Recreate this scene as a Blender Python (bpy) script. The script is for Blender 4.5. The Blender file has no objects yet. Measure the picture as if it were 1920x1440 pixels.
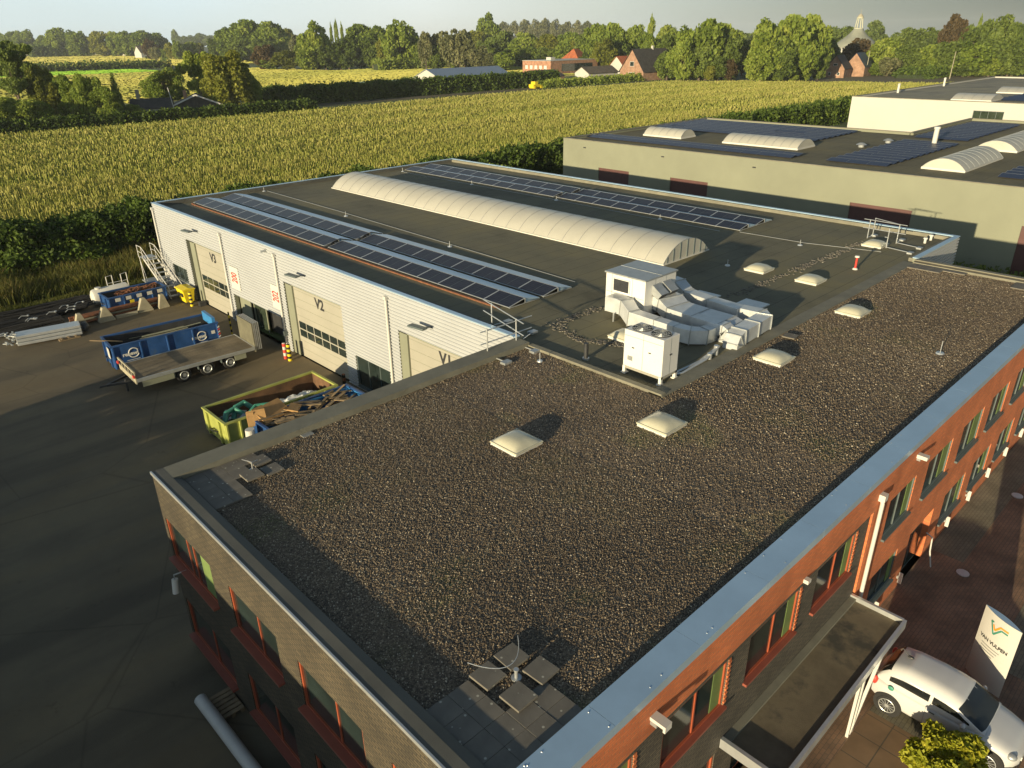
import bpy, math, random
SUN_E, SKY_E, EXPO, SUN_ROT, HAZE = 4.6, .072, 0.75, -101, .00012
import numpy as np
from mathutils import Vector, Matrix
R = math.radians
S = bpy.context.scene
C = S.collection
# ------------------------------------------------------------------ camera
cam = bpy.data.cameras.new('camera'); camo = bpy.data.objects.new('camera', cam); C.objects.link(camo)
cam.lens = 25.962; cam.sensor_width = 36; cam.clip_start = 0.3; cam.clip_end = 9000
yaw, pit, rol = R(46.457), R(-25.191), R(-0.83)
fw = Vector((math.cos(pit)*math.cos(yaw), math.cos(pit)*math.sin(yaw), math.sin(pit)))
rt = Vector((math.sin(yaw), -math.cos(yaw), 0)); up = rt.cross(fw)
r2 = math.cos(rol)*rt + math.sin(rol)*up; u2 = -math.sin(rol)*rt + math.cos(rol)*up
camo.matrix_world = Matrix(((r2.x, u2.x, -fw.x, -4.708), (r2.y, u2.y, -fw.y, -5.239), (r2.z, u2.z, -fw.z, 16.685), (0, 0, 0, 1)))
S.camera = camo
# ------------------------------------------------------------------ sun, sky, exposure
SUN_DIR = Vector((1.0, 0.195, -0.147)).normalized()       # the way the light travels
sl = bpy.data.lights.new('sun', 'SUN'); sl.energy = SUN_E; sl.angle = R(0.53); sl.color = (1.0, 0.83, 0.53)
so = bpy.data.objects.new('sun', sl); C.objects.link(so)
so.rotation_euler = SUN_DIR.to_track_quat('-Z', 'Y').to_euler(); so.location = (-40, -20, 40)
W = bpy.data.worlds.new('World'); S.world = W; W.use_nodes = True
wn, wl = W.node_tree.nodes, W.node_tree.links
for n in list(wn): wn.remove(n)
wo = wn.new('ShaderNodeOutputWorld'); bg = wn.new('ShaderNodeBackground'); bg.inputs[1].default_value = SKY_E
sky = wn.new('ShaderNodeTexSky'); sky.sky_type = 'NISHITA'; sky.sun_disc = False
sky.sun_elevation = R(8.2); sky.sun_rotation = R(SUN_ROT); sky.air_density = 1.0; sky.dust_density = 0.6; sky.ozone_density = 1.4
# thin grey evening cloud bank, heavier towards the right of the view
tc = wn.new('ShaderNodeTexCoord'); mp = wn.new('ShaderNodeMapping'); mp.inputs['Scale'].default_value = (1.2, 1.2, 7)
nz = wn.new('ShaderNodeTexNoise'); nz.inputs['Scale'].default_value = 1.6; nz.inputs['Detail'].default_value = 6
cr = wn.new('ShaderNodeValToRGB'); cr.color_ramp.elements[0].position = .25; cr.color_ramp.elements[0].color = (.78,.78,.78,1); cr.color_ramp.elements[1].position = .7; cr.color_ramp.elements[1].color = (1,1,1,1)
dp = wn.new('ShaderNodeVectorMath'); dp.operation = 'DOT_PRODUCT'; dp.inputs[1].default_value = (0.93, -0.37, 0)
rg = wn.new('ShaderNodeValToRGB')
K = 1.0/SKY_E/2**EXPO
for pos, c in ((0.0, (.76,.90,.93)), (.28, (.84,.91,.88)), (.48, (.64,.71,.67)), (.68, (.34,.39,.36)), (.82, (.17,.205,.195)), (1.0, (.13,.16,.16))):
    e = rg.color_ramp.elements.new(pos); e.color = (c[0]*K, c[1]*K, c[2]*K, 1)
rg.color_ramp.elements.remove(rg.color_ramp.elements[0]); rg.color_ramp.elements.remove(rg.color_ramp.elements[-1])
sx = wn.new('ShaderNodeSeparateXYZ'); lowf = wn.new('ShaderNodeMapRange'); lowf.inputs[1].default_value = .10; lowf.inputs[2].default_value = .55; lowf.inputs[3].default_value = 1; lowf.inputs[4].default_value = 0
mu = wn.new('ShaderNodeMath'); mu.operation = 'MULTIPLY'
mx = wn.new('ShaderNodeMix'); mx.data_type = 'RGBA'
wl.new(tc.outputs['Generated'], mp.inputs[0]); wl.new(mp.outputs[0], nz.inputs['Vector']); wl.new(nz.outputs[0], cr.inputs[0])
wl.new(tc.outputs['Generated'], dp.inputs[0]); wl.new(dp.outputs['Value'], rg.inputs[0])
wl.new(tc.outputs['Generated'], sx.inputs[0]); wl.new(sx.outputs[2], lowf.inputs[0])
wl.new(cr.outputs[0], mu.inputs[0]); wl.new(lowf.outputs[0], mu.inputs[1])
wl.new(mu.outputs[0], mx.inputs['Factor']); wl.new(sky.outputs[0], mx.inputs['A']); wl.new(rg.outputs[0], mx.inputs['B'])
wl.new(mx.outputs['Result'], bg.inputs[0]); wl.new(bg.outputs[0], wo.inputs[0])
vs = S.view_settings; vs.view_transform = 'Standard'; vs.look = 'None'; vs.exposure = EXPO; vs.gamma = 1; vs.use_curve_mapping = False
S.cycles.max_bounces = 6; S.cycles.transparent_max_bounces = 6

# ------------------------------------------------------------------ materials
def nt(name):
    m = bpy.data.materials.new(name); m.use_nodes = True; t = m.node_tree
    return m, t.nodes, t.links, t.nodes['Principled BSDF']
def rgba(c): return (c[0], c[1], c[2], 1)
def ramp(n, stops):
    r = n.new('ShaderNodeValToRGB'); e = r.color_ramp.elements
    e[0].position, e[0].color = stops[0][0], rgba(stops[0][1]); e[1].position, e[1].color = stops[-1][0], rgba(stops[-1][1])
    for p, c in stops[1:-1]: k = e.new(p); k.color = rgba(c)
    return r
def mat(name, col, rough=.55, metal=0., var=.18, scale=2.5, bump=0., bscale=40., col2=None, patch=.5, spec=.5, coat=0.):
    """plain surface: base colour broken up by two sizes of noise; col2 shows in worn patches"""
    m, n, l, b = nt(name)
    tc = n.new('ShaderNodeTexCoord')
    a = n.new('ShaderNodeTexNoise'); a.inputs['Scale'].default_value = scale; a.inputs['Detail'].default_value = 8; a.inputs['Roughness'].default_value = .65
    l.new(tc.outputs['Object'], a.inputs['Vector'])
    lo = [max(0, x*(1-var)) for x in col]; hi = [min(1, x*(1+var)) for x in col]
    if col2: st = ((.25, lo), (patch, hi), (min(patch+.12, .98), col2))
    else: st = ((.3, lo), (.7, hi))
    r = ramp(n, st); l.new(a.outputs[0], r.inputs[0]); l.new(r.outputs[0], b.inputs['Base Color'])
    rr = n.new('ShaderNodeMapRange'); rr.inputs[3].default_value = max(.03, rough-.1); rr.inputs[4].default_value = min(1, rough+.12)
    l.new(a.outputs[0], rr.inputs[0]); l.new(rr.outputs[0], b.inputs['Roughness'])
    b.inputs['Metallic'].default_value = metal; b.inputs['Specular IOR Level'].default_value = spec; b.inputs['Coat Weight'].default_value = coat
    if bump:
        k = n.new('ShaderNodeTexNoise'); k.inputs['Scale'].default_value = bscale; k.inputs['Detail'].default_value = 4
        l.new(tc.outputs['Object'], k.inputs['Vector'])
        bp = n.new('ShaderNodeBump'); bp.inputs['Strength'].default_value = bump; bp.inputs['Distance'].default_value = .02
        l.new(k.outputs[0], bp.inputs['Height']); l.new(bp.outputs[0], b.inputs['Normal'])
    return m
def brick(name, c1, c2, mortar, axes='xz', bw=.21, bh=.0625, ms=.01, offset=.5, rough=.85, bump=.5, big=.35, bias=0.):
    m, n, l, b = nt(name)
    tc = n.new('ShaderNodeTexCoord'); s = n.new('ShaderNodeSeparateXYZ'); c = n.new('ShaderNodeCombineXYZ')
    l.new(tc.outputs['Object'], s.inputs[0])
    l.new(s.outputs['xyz'.index(axes[0])], c.inputs[0]); l.new(s.outputs['xyz'.index(axes[1])], c.inputs[1])
    t = n.new('ShaderNodeTexBrick'); t.offset = offset; t.inputs['Scale'].default_value = 1; t.inputs['Brick Width'].default_value = bw; t.inputs['Row Height'].default_value = bh
    t.inputs['Mortar Size'].default_value = ms; t.inputs['Mortar Smooth'].default_value = .3; t.inputs['Bias'].default_value = bias
    t.inputs['Color1'].default_value = rgba(c1); t.inputs['Color2'].default_value = rgba(c2); t.inputs['Mortar'].default_value = rgba(mortar)
    l.new(c.outputs[0], t.inputs['Vector'])
    a = n.new('ShaderNodeTexNoise'); a.inputs['Scale'].default_value = .9; a.inputs['Detail'].default_value = 8; l.new(tc.outputs['Object'], a.inputs['Vector'])
    r = ramp(n, ((.3, (1-big,)*3), (.7, (1+big*.4,)*3))); l.new(a.outputs[0], r.inputs[0])
    x = n.new('ShaderNodeMix'); x.data_type = 'RGBA'; x.blend_type = 'MULTIPLY'; x.inputs['Factor'].default_value = 1
    l.new(t.outputs['Color'], x.inputs['A']); l.new(r.outputs[0], x.inputs['B']); l.new(x.outputs['Result'], b.inputs['Base Color'])
    b.inputs['Roughness'].default_value = rough
    bp = n.new('ShaderNodeBump'); bp.inputs['Strength'].default_value = bump; bp.inputs['Distance'].default_value = .01; bp.invert = True
    l.new(t.outputs['Fac'], bp.inputs['Height']); l.new(bp.outputs[0], b.inputs['Normal'])
    return m
def leafmat(name, stops, trans=.42, obj=.35, rough=.6):
    """foliage: colour from the per-face 'tone' plus a shift per object"""
    m, n, l, b = nt(name)
    at = n.new('ShaderNodeAttribute'); at.attribute_name = 'tone'
    oi = n.new('ShaderNodeObjectInfo')
    ad = n.new('ShaderNodeMath'); ad.operation = 'MULTIPLY_ADD'; ad.inputs[1].default_value = obj
    sb = n.new('ShaderNodeMath'); sb.operation = 'SUBTRACT'; sb.inputs[1].default_value = obj*.5
    l.new(oi.outputs['Random'], ad.inputs[0]); l.new(at.outputs['Fac'], ad.inputs[2]); l.new(ad.outputs[0], sb.inputs[0])
    r = ramp(n, stops); l.new(sb.outputs[0], r.inputs[0]); l.new(r.outputs[0], b.inputs['Base Color'])
    b.inputs['Roughness'].default_value = rough; b.inputs['Specular IOR Level'].default_value = .25
    tr = n.new('ShaderNodeBsdfTranslucent'); l.new(r.outputs[0], tr.inputs[0])
    ms = n.new('ShaderNodeMixShader'); ms.inputs[0].default_value = trans
    l.new(b.outputs[0], ms.inputs[1]); l.new(tr.outputs[0], ms.inputs[2]); l.new(ms.outputs[0], n['Material Output'].inputs[0])
    return m
def tonemat(name, stops, rough=.8, spec=.4):
    m, n, l, b = nt(name)
    at = n.new('ShaderNodeAttribute'); at.attribute_name = 'tone'
    r = ramp(n, stops); l.new(at.outputs['Fac'], r.inputs[0]); l.new(r.outputs[0], b.inputs['Base Color'])
    b.inputs['Roughness'].default_value = rough; b.inputs['Specular IOR Level'].default_value = spec
    return m

# ------------------------------------------------------------------ mesh helpers
class MB:
    def __init__(s): s.v = []; s.f = []; s.m = []
    def add(s, vs, fs, m=0):
        o = len(s.v); s.v += [tuple(p) for p in vs]; s.f += [tuple(o+i for i in f) for f in fs]; s.m += [m]*len(fs); return s
    def box(s, x0, x1, y0, y1, z0, z1, m=0):
        return s.add([(x0,y0,z0),(x1,y0,z0),(x1,y1,z0),(x0,y1,z0),(x0,y0,z1),(x1,y0,z1),(x1,y1,z1),(x0,y1,z1)],
                     [(3,2,1,0),(4,5,6,7),(0,1,5,4),(1,2,6,5),(2,3,7,6),(3,0,4,7)], m)
    def obox(s, c, sz, rz=0, m=0, mx=None):
        M = (Matrix.Translation(c) @ Matrix.Rotation(rz, 4, 'Z')) if mx is None else (Matrix.Translation(c) @ mx)
        b = MB().box(-sz[0]/2, sz[0]/2, -sz[1]/2, sz[1]/2, -sz[2]/2, sz[2]/2)
        return s.add([M @ Vector(p) for p in b.v], b.f, m)
    def beam(s, p0, p1, w, h, m=0):
        p0, p1 = Vector(p0), Vector(p1); d = (p1-p0); L = d.length; d.normalize()
        upv = Vector((0,0,1)) if abs(d.z) < .95 else Vector((0,1,0))
        a = d.cross(upv).normalized()*w/2; b = a.cross(d).normalized()*h/2
        vs = [q+i*a+j*b for q in (p0,p1) for i,j in ((-1,-1),(1,-1),(1,1),(-1,1))]
        return s.add(vs, [(0,1,2,3),(7,6,5,4),(0,4,5,1),(1,5,6,2),(2,6,7,3),(3,7,4,0)], m)
    def cyl(s, p0, p1, r0, r1=None, n=12, m=0):
        r1 = r0 if r1 is None else r1
        p0, p1 = Vector(p0), Vector(p1); d = (p1-p0).normalized()
        a = d.orthogonal().normalized(); b = d.cross(a)
        vs = [p + r*(math.cos(t)*a+math.sin(t)*b) for p, r in ((p0,r0),(p1,r1)) for t in [2*math.pi*i/n for i in range(n)]]
        return s.add(vs, [(i,(i+1)%n,n+(i+1)%n,n+i) for i in range(n)] + [tuple(range(n-1,-1,-1)), tuple(range(n,2*n))], m)
    def tube(s, pts, r, n=6, m=0):
        P = [Vector(p) for p in pts]; k = len(P); vs = []
        a = None
        for i, p in enumerate(P):
            d = (P[min(i+1,k-1)]-P[max(i-1,0)]).normalized()
            a = d.orthogonal().normalized() if a is None else (a - a.dot(d)*d).normalized()
            b = d.cross(a); rr = r[i] if isinstance(r, (list, tuple)) else r
            vs += [p+rr*(math.cos(2*math.pi*j/n)*a+math.sin(2*math.pi*j/n)*b) for j in range(n)]
        fs = [(i*n+j, i*n+(j+1)%n, (i+1)*n+(j+1)%n, (i+1)*n+j) for i in range(k-1) for j in range(n)]
        fs += [tuple(range(n-1,-1,-1)), tuple(range((k-1)*n, k*n))]
        return s.add(vs, fs, m)
    def prism(s, poly, axis, a, b, m=0):
        """polygon in the two other axes, extruded along axis from a to b"""
        def P(u, w, t): return {'x': (t,u,w), 'y': (u,t,w), 'z': (u,w,t)}[axis]
        n = len(poly); vs = [P(u,w,a) for u,w in poly] + [P(u,w,b) for u,w in poly]
        return s.add(vs, [(i,(i+1)%n,n+(i+1)%n,n+i) for i in range(n)] + [tuple(range(n-1,-1,-1)), tuple(range(n,2*n))], m)
    def quad(s, a, b, c, d, m=0): return s.add([a,b,c,d], [(0,1,2,3)], m)
    def grid(s, fn, nu, nv, m=0, close=False):
        vs = [fn(i/nu, j/nv) for i in range(nu+1) for j in range(nv+1)]
        return s.add(vs, [(i*(nv+1)+j, (i+1)*(nv+1)+j, (i+1)*(nv+1)+j+1, i*(nv+1)+j+1) for i in range(nu) for j in range(nv)], m)
    def ell(s, c, r, nu=12, nv=8, m=0):
        return s.grid(lambda u, v: (c[0]+r[0]*math.cos(2*math.pi*u)*math.sin(math.pi*v), c[1]+r[1]*math.sin(2*math.pi*u)*math.sin(math.pi*v), c[2]+r[2]*math.cos(math.pi*v)), nu, nv, m)
    def build(s, name, mats, parent=None, smooth=False, world=True, bevel=0):
        off = Vector((0,0,0))
        if parent is not None: off = OFF.get(parent.name, off) if world else off
        elif world:
            A = np.array(s.v); off = Vector((float((A[:,0].min()+A[:,0].max())/2), float((A[:,1].min()+A[:,1].max())/2), float(A[:,2].min())))
        me = bpy.data.meshes.new(name); me.from_pydata([tuple(Vector(p)-off) for p in s.v], [], s.f)
        for mm in (mats if isinstance(mats, (list, tuple)) else [mats]): me.materials.append(mm)
        if any(s.m): me.polygons.foreach_set('material_index', s.m)
        if smooth: me.polygons.foreach_set('use_smooth', [True]*len(s.f))
        o = bpy.data.objects.new(name, me); C.objects.link(o)
        if parent is not None: o.parent = parent; OFF[o.name] = off
        else: o.location = off; OFF[o.name] = off
        if bevel:
            b = o.modifiers.new('bevel', 'BEVEL'); b.width = bevel; b.segments = 2; b.limit_method = 'ANGLE'; b.angle_limit = R(40)
        if smooth: 
            try: me.set_sharp_from_angle(angle=R(40))
            except Exception: pass
        return o
OFF = {}
def tag(o, label, cat, group=None, kind=None):
    if label: o['label'] = label
    if cat: o['category'] = cat
    if group: o['group'] = group
    if kind: o['kind'] = kind
    return o
def thing(name, label, cat, loc=(0,0,0), rotz=0, group=None):
    o = bpy.data.objects.new(name, None); C.objects.link(o); o.empty_display_size = .3
    o.location = loc; o.rotation_euler = (0,0,rotz); OFF[o.name] = Vector(loc)
    return tag(o, label, cat, group)
def dup(root, loc, rotz=0, label=None, group=None, scale=None):
    def cp(o, par):
        c = o.copy(); C.objects.link(c); OFF[c.name] = Vector(loc)
        if par is not None: c.parent = par
        for k in list(o.children): cp(k, c)
        return c
    r = cp(root, None); r.location = loc; r.rotation_euler = (0,0,rotz)
    if scale: r.scale = scale
    if label: r['label'] = label
    if group: r['group'] = group
    return r
def struct(mb, name, m, **k): return tag(mb.build(name, m, **k), None, None, kind='structure')
def npmesh(name, V, F, tone, mats, mi=None):
    """mesh of quads or triangles straight from numpy arrays, with a 'tone' value per face"""
    me = bpy.data.meshes.new(name); nF, k = F.shape
    me.vertices.add(len(V)); me.vertices.foreach_set('co', V.astype(np.float32).ravel())
    me.loops.add(nF*k); me.loops.foreach_set('vertex_index', F.astype(np.int32).ravel())
    me.polygons.add(nF); me.polygons.foreach_set('loop_start', np.arange(0, nF*k, k, dtype=np.int32))
    try: me.polygons.foreach_set('loop_total', np.full(nF, k, dtype=np.int32))
    except Exception: pass
    a = me.attributes.new('tone', 'FLOAT', 'FACE'); a.data.foreach_set('value', tone.astype(np.float32))
    for m in (mats if isinstance(mats, (list, tuple)) else [mats]): me.materials.append(m)
    if mi is not None: me.polygons.foreach_set('material_index', mi.astype(np.int32))
    me.update(calc_edges=True)
    return me
def link(me, name, parent=None, loc=None):
    o = bpy.data.objects.new(name, me); C.objects.link(o)
    if parent is not None: o.parent = parent
    if loc: o.location = loc
    return o
def text_into(mb, txt, size, M, depth=.012, m=0, bold=0., sx=1.):
    cu = bpy.data.curves.new('t', 'FONT'); cu.body = txt; cu.size = size; cu.extrude = depth/2; cu.align_x = 'CENTER'; cu.align_y = 'CENTER'; cu.offset = bold; cu.resolution_u = 3
    o = bpy.data.objects.new('t', cu); C.objects.link(o)
    dg = bpy.context.evaluated_depsgraph_get(); me = bpy.data.meshes.new_from_object(o.evaluated_get(dg))
    mb.add([M @ Vector((v.co.x*sx, v.co.y, v.co.z)) for v in me.vertices], [tuple(p.vertices) for p in me.polygons], m)
    bpy.data.objects.remove(o); bpy.data.meshes.remove(me); bpy.data.curves.remove(cu)
    return mb
def frame(o, ax, ay):     # matrix from a text plane to the world: o origin, ax reading direction, ay up
    ax, ay = Vector(ax).normalized(), Vector(ay).normalized(); az = ax.cross(ay)
    return Matrix(((ax.x, ay.x, az.x, o[0]), (ax.y, ay.y, az.y, o[1]), (ax.z, ay.z, az.z, o[2]), (0,0,0,1)))
def wall_holes(mb, axis, c, t, u0, u1, z0, z1, holes, m=0):
    """wall sheet on axis=c, thickness t (towards +axis), with rectangular openings and their reveals"""
    def P(u, z, d=0): return (c+d, u, z) if axis == 'x' else (u, c+d, z)
    us = sorted({u0, u1, *[h[0] for h in holes], *[h[1] for h in holes]}); zs = sorted({z0, z1, *[h[2] for h in holes], *[h[3] for h in holes]})
    us = [u for u in us if u0 <= u <= u1]; zs = [z for z in zs if z0 <= z <= z1]
    for a, b in zip(us, us[1:]):
        for e, f in zip(zs, zs[1:]):
            cu, cz = (a+b)/2, (e+f)/2
            if any(h[0] < cu < h[1] and h[2] < cz < h[3] for h in holes): continue
            for d in (0, t): mb.quad(P(a,e,d), P(b,e,d), P(b,f,d), P(a,f,d), m)
    for a, b, e, f in list(holes)+[(u0,u1,z0,z1)]:
        for (p, q) in (((a,e),(b,e)), ((b,e),(b,f)), ((b,f),(a,f)), ((a,f),(a,e))):
            mb.quad(P(*p), P(*q), P(*q, t), P(*p, t), m)
    return mb
def glassmat(name, col=(.02,.03,.028), rough=.06, c2=None):
    return mat(name, col, rough=rough, var=.5, scale=.7, spec=.8, col2=c2, patch=.62)
rng = np.random.default_rng(7); random.seed(7)
# ------------------------------------------------------------------ palette
def slabmat():
    m = mat('paving_slab', (.155,.14,.115), .85, var=.22, scale=1.6, bump=.25, bscale=70); n, l = m.node_tree.nodes, m.node_tree.links; b = n['Principled BSDF']
    src = b.inputs['Base Color'].links[0].from_socket; g = n.new('ShaderNodeNewGeometry'); v = n.new('ShaderNodeTexVoronoi'); v.inputs['Scale'].default_value = 5.5; l.new(g.outputs['Position'], v.inputs['Vector'])
    r = ramp(n, ((.10,(1,1,1)),(.16,(0,0,0)))); l.new(v.outputs['Distance'], r.inputs[0]); x = n.new('ShaderNodeMix'); x.data_type = 'RGBA'; x.inputs['B'].default_value = (.42,.40,.33,1)
    l.new(r.outputs[0], x.inputs['Factor']); l.new(src, x.inputs['A']); l.new(x.outputs['Result'], b.inputs['Base Color']); return m
M = {}
M['grass'] = mat('grass', (.055,.085,.02), .9, var=.45, scale=.35, bump=.6, bscale=6)
M['hedge_core'] = mat('hedge_core', (.022,.034,.010), .95, var=.4, scale=3)
M['soil'] = mat('soil', (.10,.085,.04), .95, var=.3, scale=1.2, bump=.5, bscale=8)
M['asphalt'] = None
M['zinc'] = mat('zinc', (.44,.60,.74), .34, metal=.4, var=.10, scale=.5)
M['bitumen'] = mat('bitumen', (.105,.102,.085), .75, var=.25, scale=.6, bump=.35, bscale=90)
M['kerbfelt'] = mat('kerbfelt', (.19,.18,.135), .8, var=.22, scale=1.2, bump=.3, bscale=80)
M['white'] = mat('white_paint', (.55,.54,.50), .45, var=.05, scale=.6)
M['cladding'] = mat('cladding', (.385,.40,.41), .42, var=.05, scale=.35)
M['door'] = mat('door_paint', (.345,.33,.275), .5, var=.06, scale=.5)
M['cream'] = mat('cream_wall', (.42,.42,.32), .75, var=.07, scale=.25)
M['greywall'] = mat('grey_wall', (.212,.222,.160), .8, var=.10, scale=.22)
M['whitewall'] = mat('white_wall', (.47,.465,.42), .7, var=.05, scale=.2)
M['maroon'] = mat('maroon', (.095,.040,.036), .6, var=.15)
M['steel'] = mat('galvanised', (.42,.44,.44), .42, metal=.55, var=.16, scale=3)
M['duct'] = mat('duct_steel', (.60,.62,.62), .36, metal=.3, var=.14, scale=2)
M['white_hi'] = mat('white_enamel', (.66,.65,.61), .4, var=.05, scale=.8)
M['plastic_w'] = mat('white_plastic', (.58,.57,.52), .4, var=.05)
M['dome'] = mat('dome_acrylic', (.50,.48,.36), .22, var=.10, scale=1.5, coat=.3)
M['barrel'] = mat('barrel_sheet', (.46,.445,.38), .35, var=.06, scale=.8)
M['dark'] = mat('dark_metal', (.035,.036,.038), .5, var=.3)
M['black'] = mat('black_rubber', (.014,.014,.014), .7, var=.3)
M['red_frame'] = mat('red_frame', (.34,.078,.034), .4, var=.08)
M['red_sill'] = mat('red_sill', (.26,.072,.045), .5, var=.12)
M['grey_frame'] = mat('grey_frame', (.10,.125,.125), .45, var=.1)
M['glass'] = glassmat('window_glass')
M['glass_g'] = glassmat('window_glass_with_blind', (.03,.042,.028), .1, c2=(.06,.08,.05))
M['blind'] = mat('green_curtain', (.13,.19,.055), .7, var=.2)
M['pv'] = None
M['alu'] = mat('aluminium', (.55,.57,.57), .34, metal=.6, var=.1)
M['rust'] = mat('rust', (.17,.068,.032), .85, var=.4, scale=4, bump=.4, bscale=60)
M['cblue'] = mat('container_blue', (.012,.052,.165), .5, var=.3, scale=1.6, col2=(.05,.085,.15), patch=.62)
M['cblue_l'] = mat('container_light_blue', (.04,.20,.46), .45, var=.15)
M['cyellow'] = mat('container_yellow', (.29,.315,.075), .55, var=.28, scale=1.6, col2=(.17,.11,.05), patch=.62)
M['cinner'] = mat('container_inside', (.13,.07,.035), .85, var=.5, scale=1.5)
M['wood'] = mat('planks', (.22,.16,.09), .8, var=.35, scale=3)
M['deck'] = brick('deck_boards', (.25,.195,.115), (.185,.15,.095), (.06,.05,.035), 'xy', bw=3.2, bh=.19, ms=.008, big=.5)
M['card'] = mat('cardboard', (.42,.25,.10), .85, var=.2)
M['concrete'] = mat('concrete', (.34,.31,.22), .9, var=.18, scale=2.5, bump=.3, bscale=30)
M['slab'] = slabmat()
M['yellow'] = mat('yellow_plastic', (.72,.56,.02), .42, var=.08)
M['orange'] = mat('orange_paint', (.80,.30,.03), .5, var=.08)
M['red'] = mat('red_paint', (.62,.05,.035), .5, var=.08)
M['hose'] = mat('green_hose', (.05,.24,.17), .5, var=.25)
M['sheet'] = mat('white_sheet', (.62,.63,.62), .6, var=.12, scale=3)
M['carwhite'] = mat('car_paint', (.58,.58,.57), .22, var=.02, coat=.8)
M['carglass'] = glassmat('car_glass', (.016,.018,.018), .04)
M['bark'] = mat('bark', (.11,.085,.06), .9, var=.35, scale=6)
M['birch'] = mat('birch_bark', (.50,.47,.38), .85, var=.35, scale=5)
M['tile_dark'] = brick('roof_tiles_dark', (.075,.07,.062), (.055,.05,.046), (.03,.03,.028), 'xy', bw=.35, bh=.33, ms=.03)
M['tile_brown'] = brick('roof_tiles_brown', (.16,.13,.09), (.13,.11,.08), (.06,.05,.04), 'xy', bw=.9, bh=.5, ms=.05)
M['tile_red'] = brick('roof_tiles_red', (.48,.14,.05), (.42,.11,.04), (.2,.06,.03), 'xy', bw=.35, bh=.33, ms=.03)
M['br_red_y'] = brick('red_brick_front', (.72,.195,.058), (.56,.14,.046), (.40,.17,.085), 'xz', big=.28)
M['br_dark_y'] = brick('dark_brick_front', (.15,.125,.085), (.085,.075,.056), (.045,.04,.033), 'xz', bw=.23, bh=.07, ms=.014)
M['br_dark_x'] = brick('dark_brick_side', (.112,.088,.050), (.064,.052,.032), (.034,.028,.020), 'yz', bw=.23, bh=.075, ms=.017)
M['br_pink'] = brick('orange_brick', (.42,.19,.10), (.36,.16,.09), (.4,.28,.2), 'yz')
M['br_farm'] = brick('farm_brick', (.36,.19,.11), (.30,.15,.09), (.36,.27,.2), 'yz')
def pv_mat():
    m, n, l, b = nt('solar_cells')
    tc = n.new('ShaderNodeTexCoord'); t = n.new('ShaderNodeTexBrick'); t.offset = 0; t.inputs['Scale'].default_value = 1
    mpn = n.new('ShaderNodeMapping'); l.new(tc.outputs['Object'], mpn.inputs[0]); l.new(mpn.outputs[0], t.inputs['Vector'])
    t.inputs['Brick Width'].default_value = .163; t.inputs['Row Height'].default_value = .163; t.inputs['Mortar Size'].default_value = .005
    t.inputs['Color1'].default_value = (.010,.011,.022,1); t.inputs['Color2'].default_value = (.018,.021,.036,1); t.inputs['Mortar'].default_value = (.055,.055,.065,1)
    l.new(t.outputs[0], b.inputs['Base Color']); b.inputs['Roughness'].default_value = .3; b.inputs['Specular IOR Level'].default_value = .16
    return m
M['pv'] = pv_mat()
M['pv_blue'] = mat('solar_blue', (.018,.024,.055), .3, var=.3, scale=1.2, spec=.2)
L1 = leafmat('leaf_green', ((0,(.085,.135,.018)),(.45,(.22,.29,.042)),(1,(.37,.41,.080))))
L2 = leafmat('leaf_dark', ((0,(.055,.088,.016)),(.5,(.138,.19,.035)),(1,(.25,.31,.065))))
L3 = leafmat('leaf_yellow', ((0,(.085,.105,.014)),(.5,(.215,.235,.032)),(1,(.36,.35,.06))))
L4 = leafmat('leaf_pale', ((0,(.08,.095,.038)),(.5,(.19,.20,.085)),(1,(.33,.31,.15))))
L5 = leafmat('leaf_copper', ((0,(.045,.035,.016)),(.5,(.105,.075,.030)),(1,(.19,.13,.055))))
LH = leafmat('leaf_hedge', ((0,(.034,.062,.010)),(.5,(.100,.155,.024)),(1,(.22,.28,.045))), obj=.15)
LS = leafmat('leaf_shrub', ((0,(.12,.16,.012)),(.5,(.36,.38,.030)),(1,(.62,.54,.06))), obj=0)
LC = leafmat('corn_leaf', ((0,(.105,.165,.020)),(.45,(.275,.320,.052)),(.72,(.42,.40,.105)),(1,(.58,.51,.18))), trans=.3, obj=0)
LR = leafmat('reed_leaf', ((0,(.045,.070,.012)),(.5,(.14,.15,.030)),(.8,(.22,.17,.05)),(1,(.30,.20,.08))), obj=0)

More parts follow.
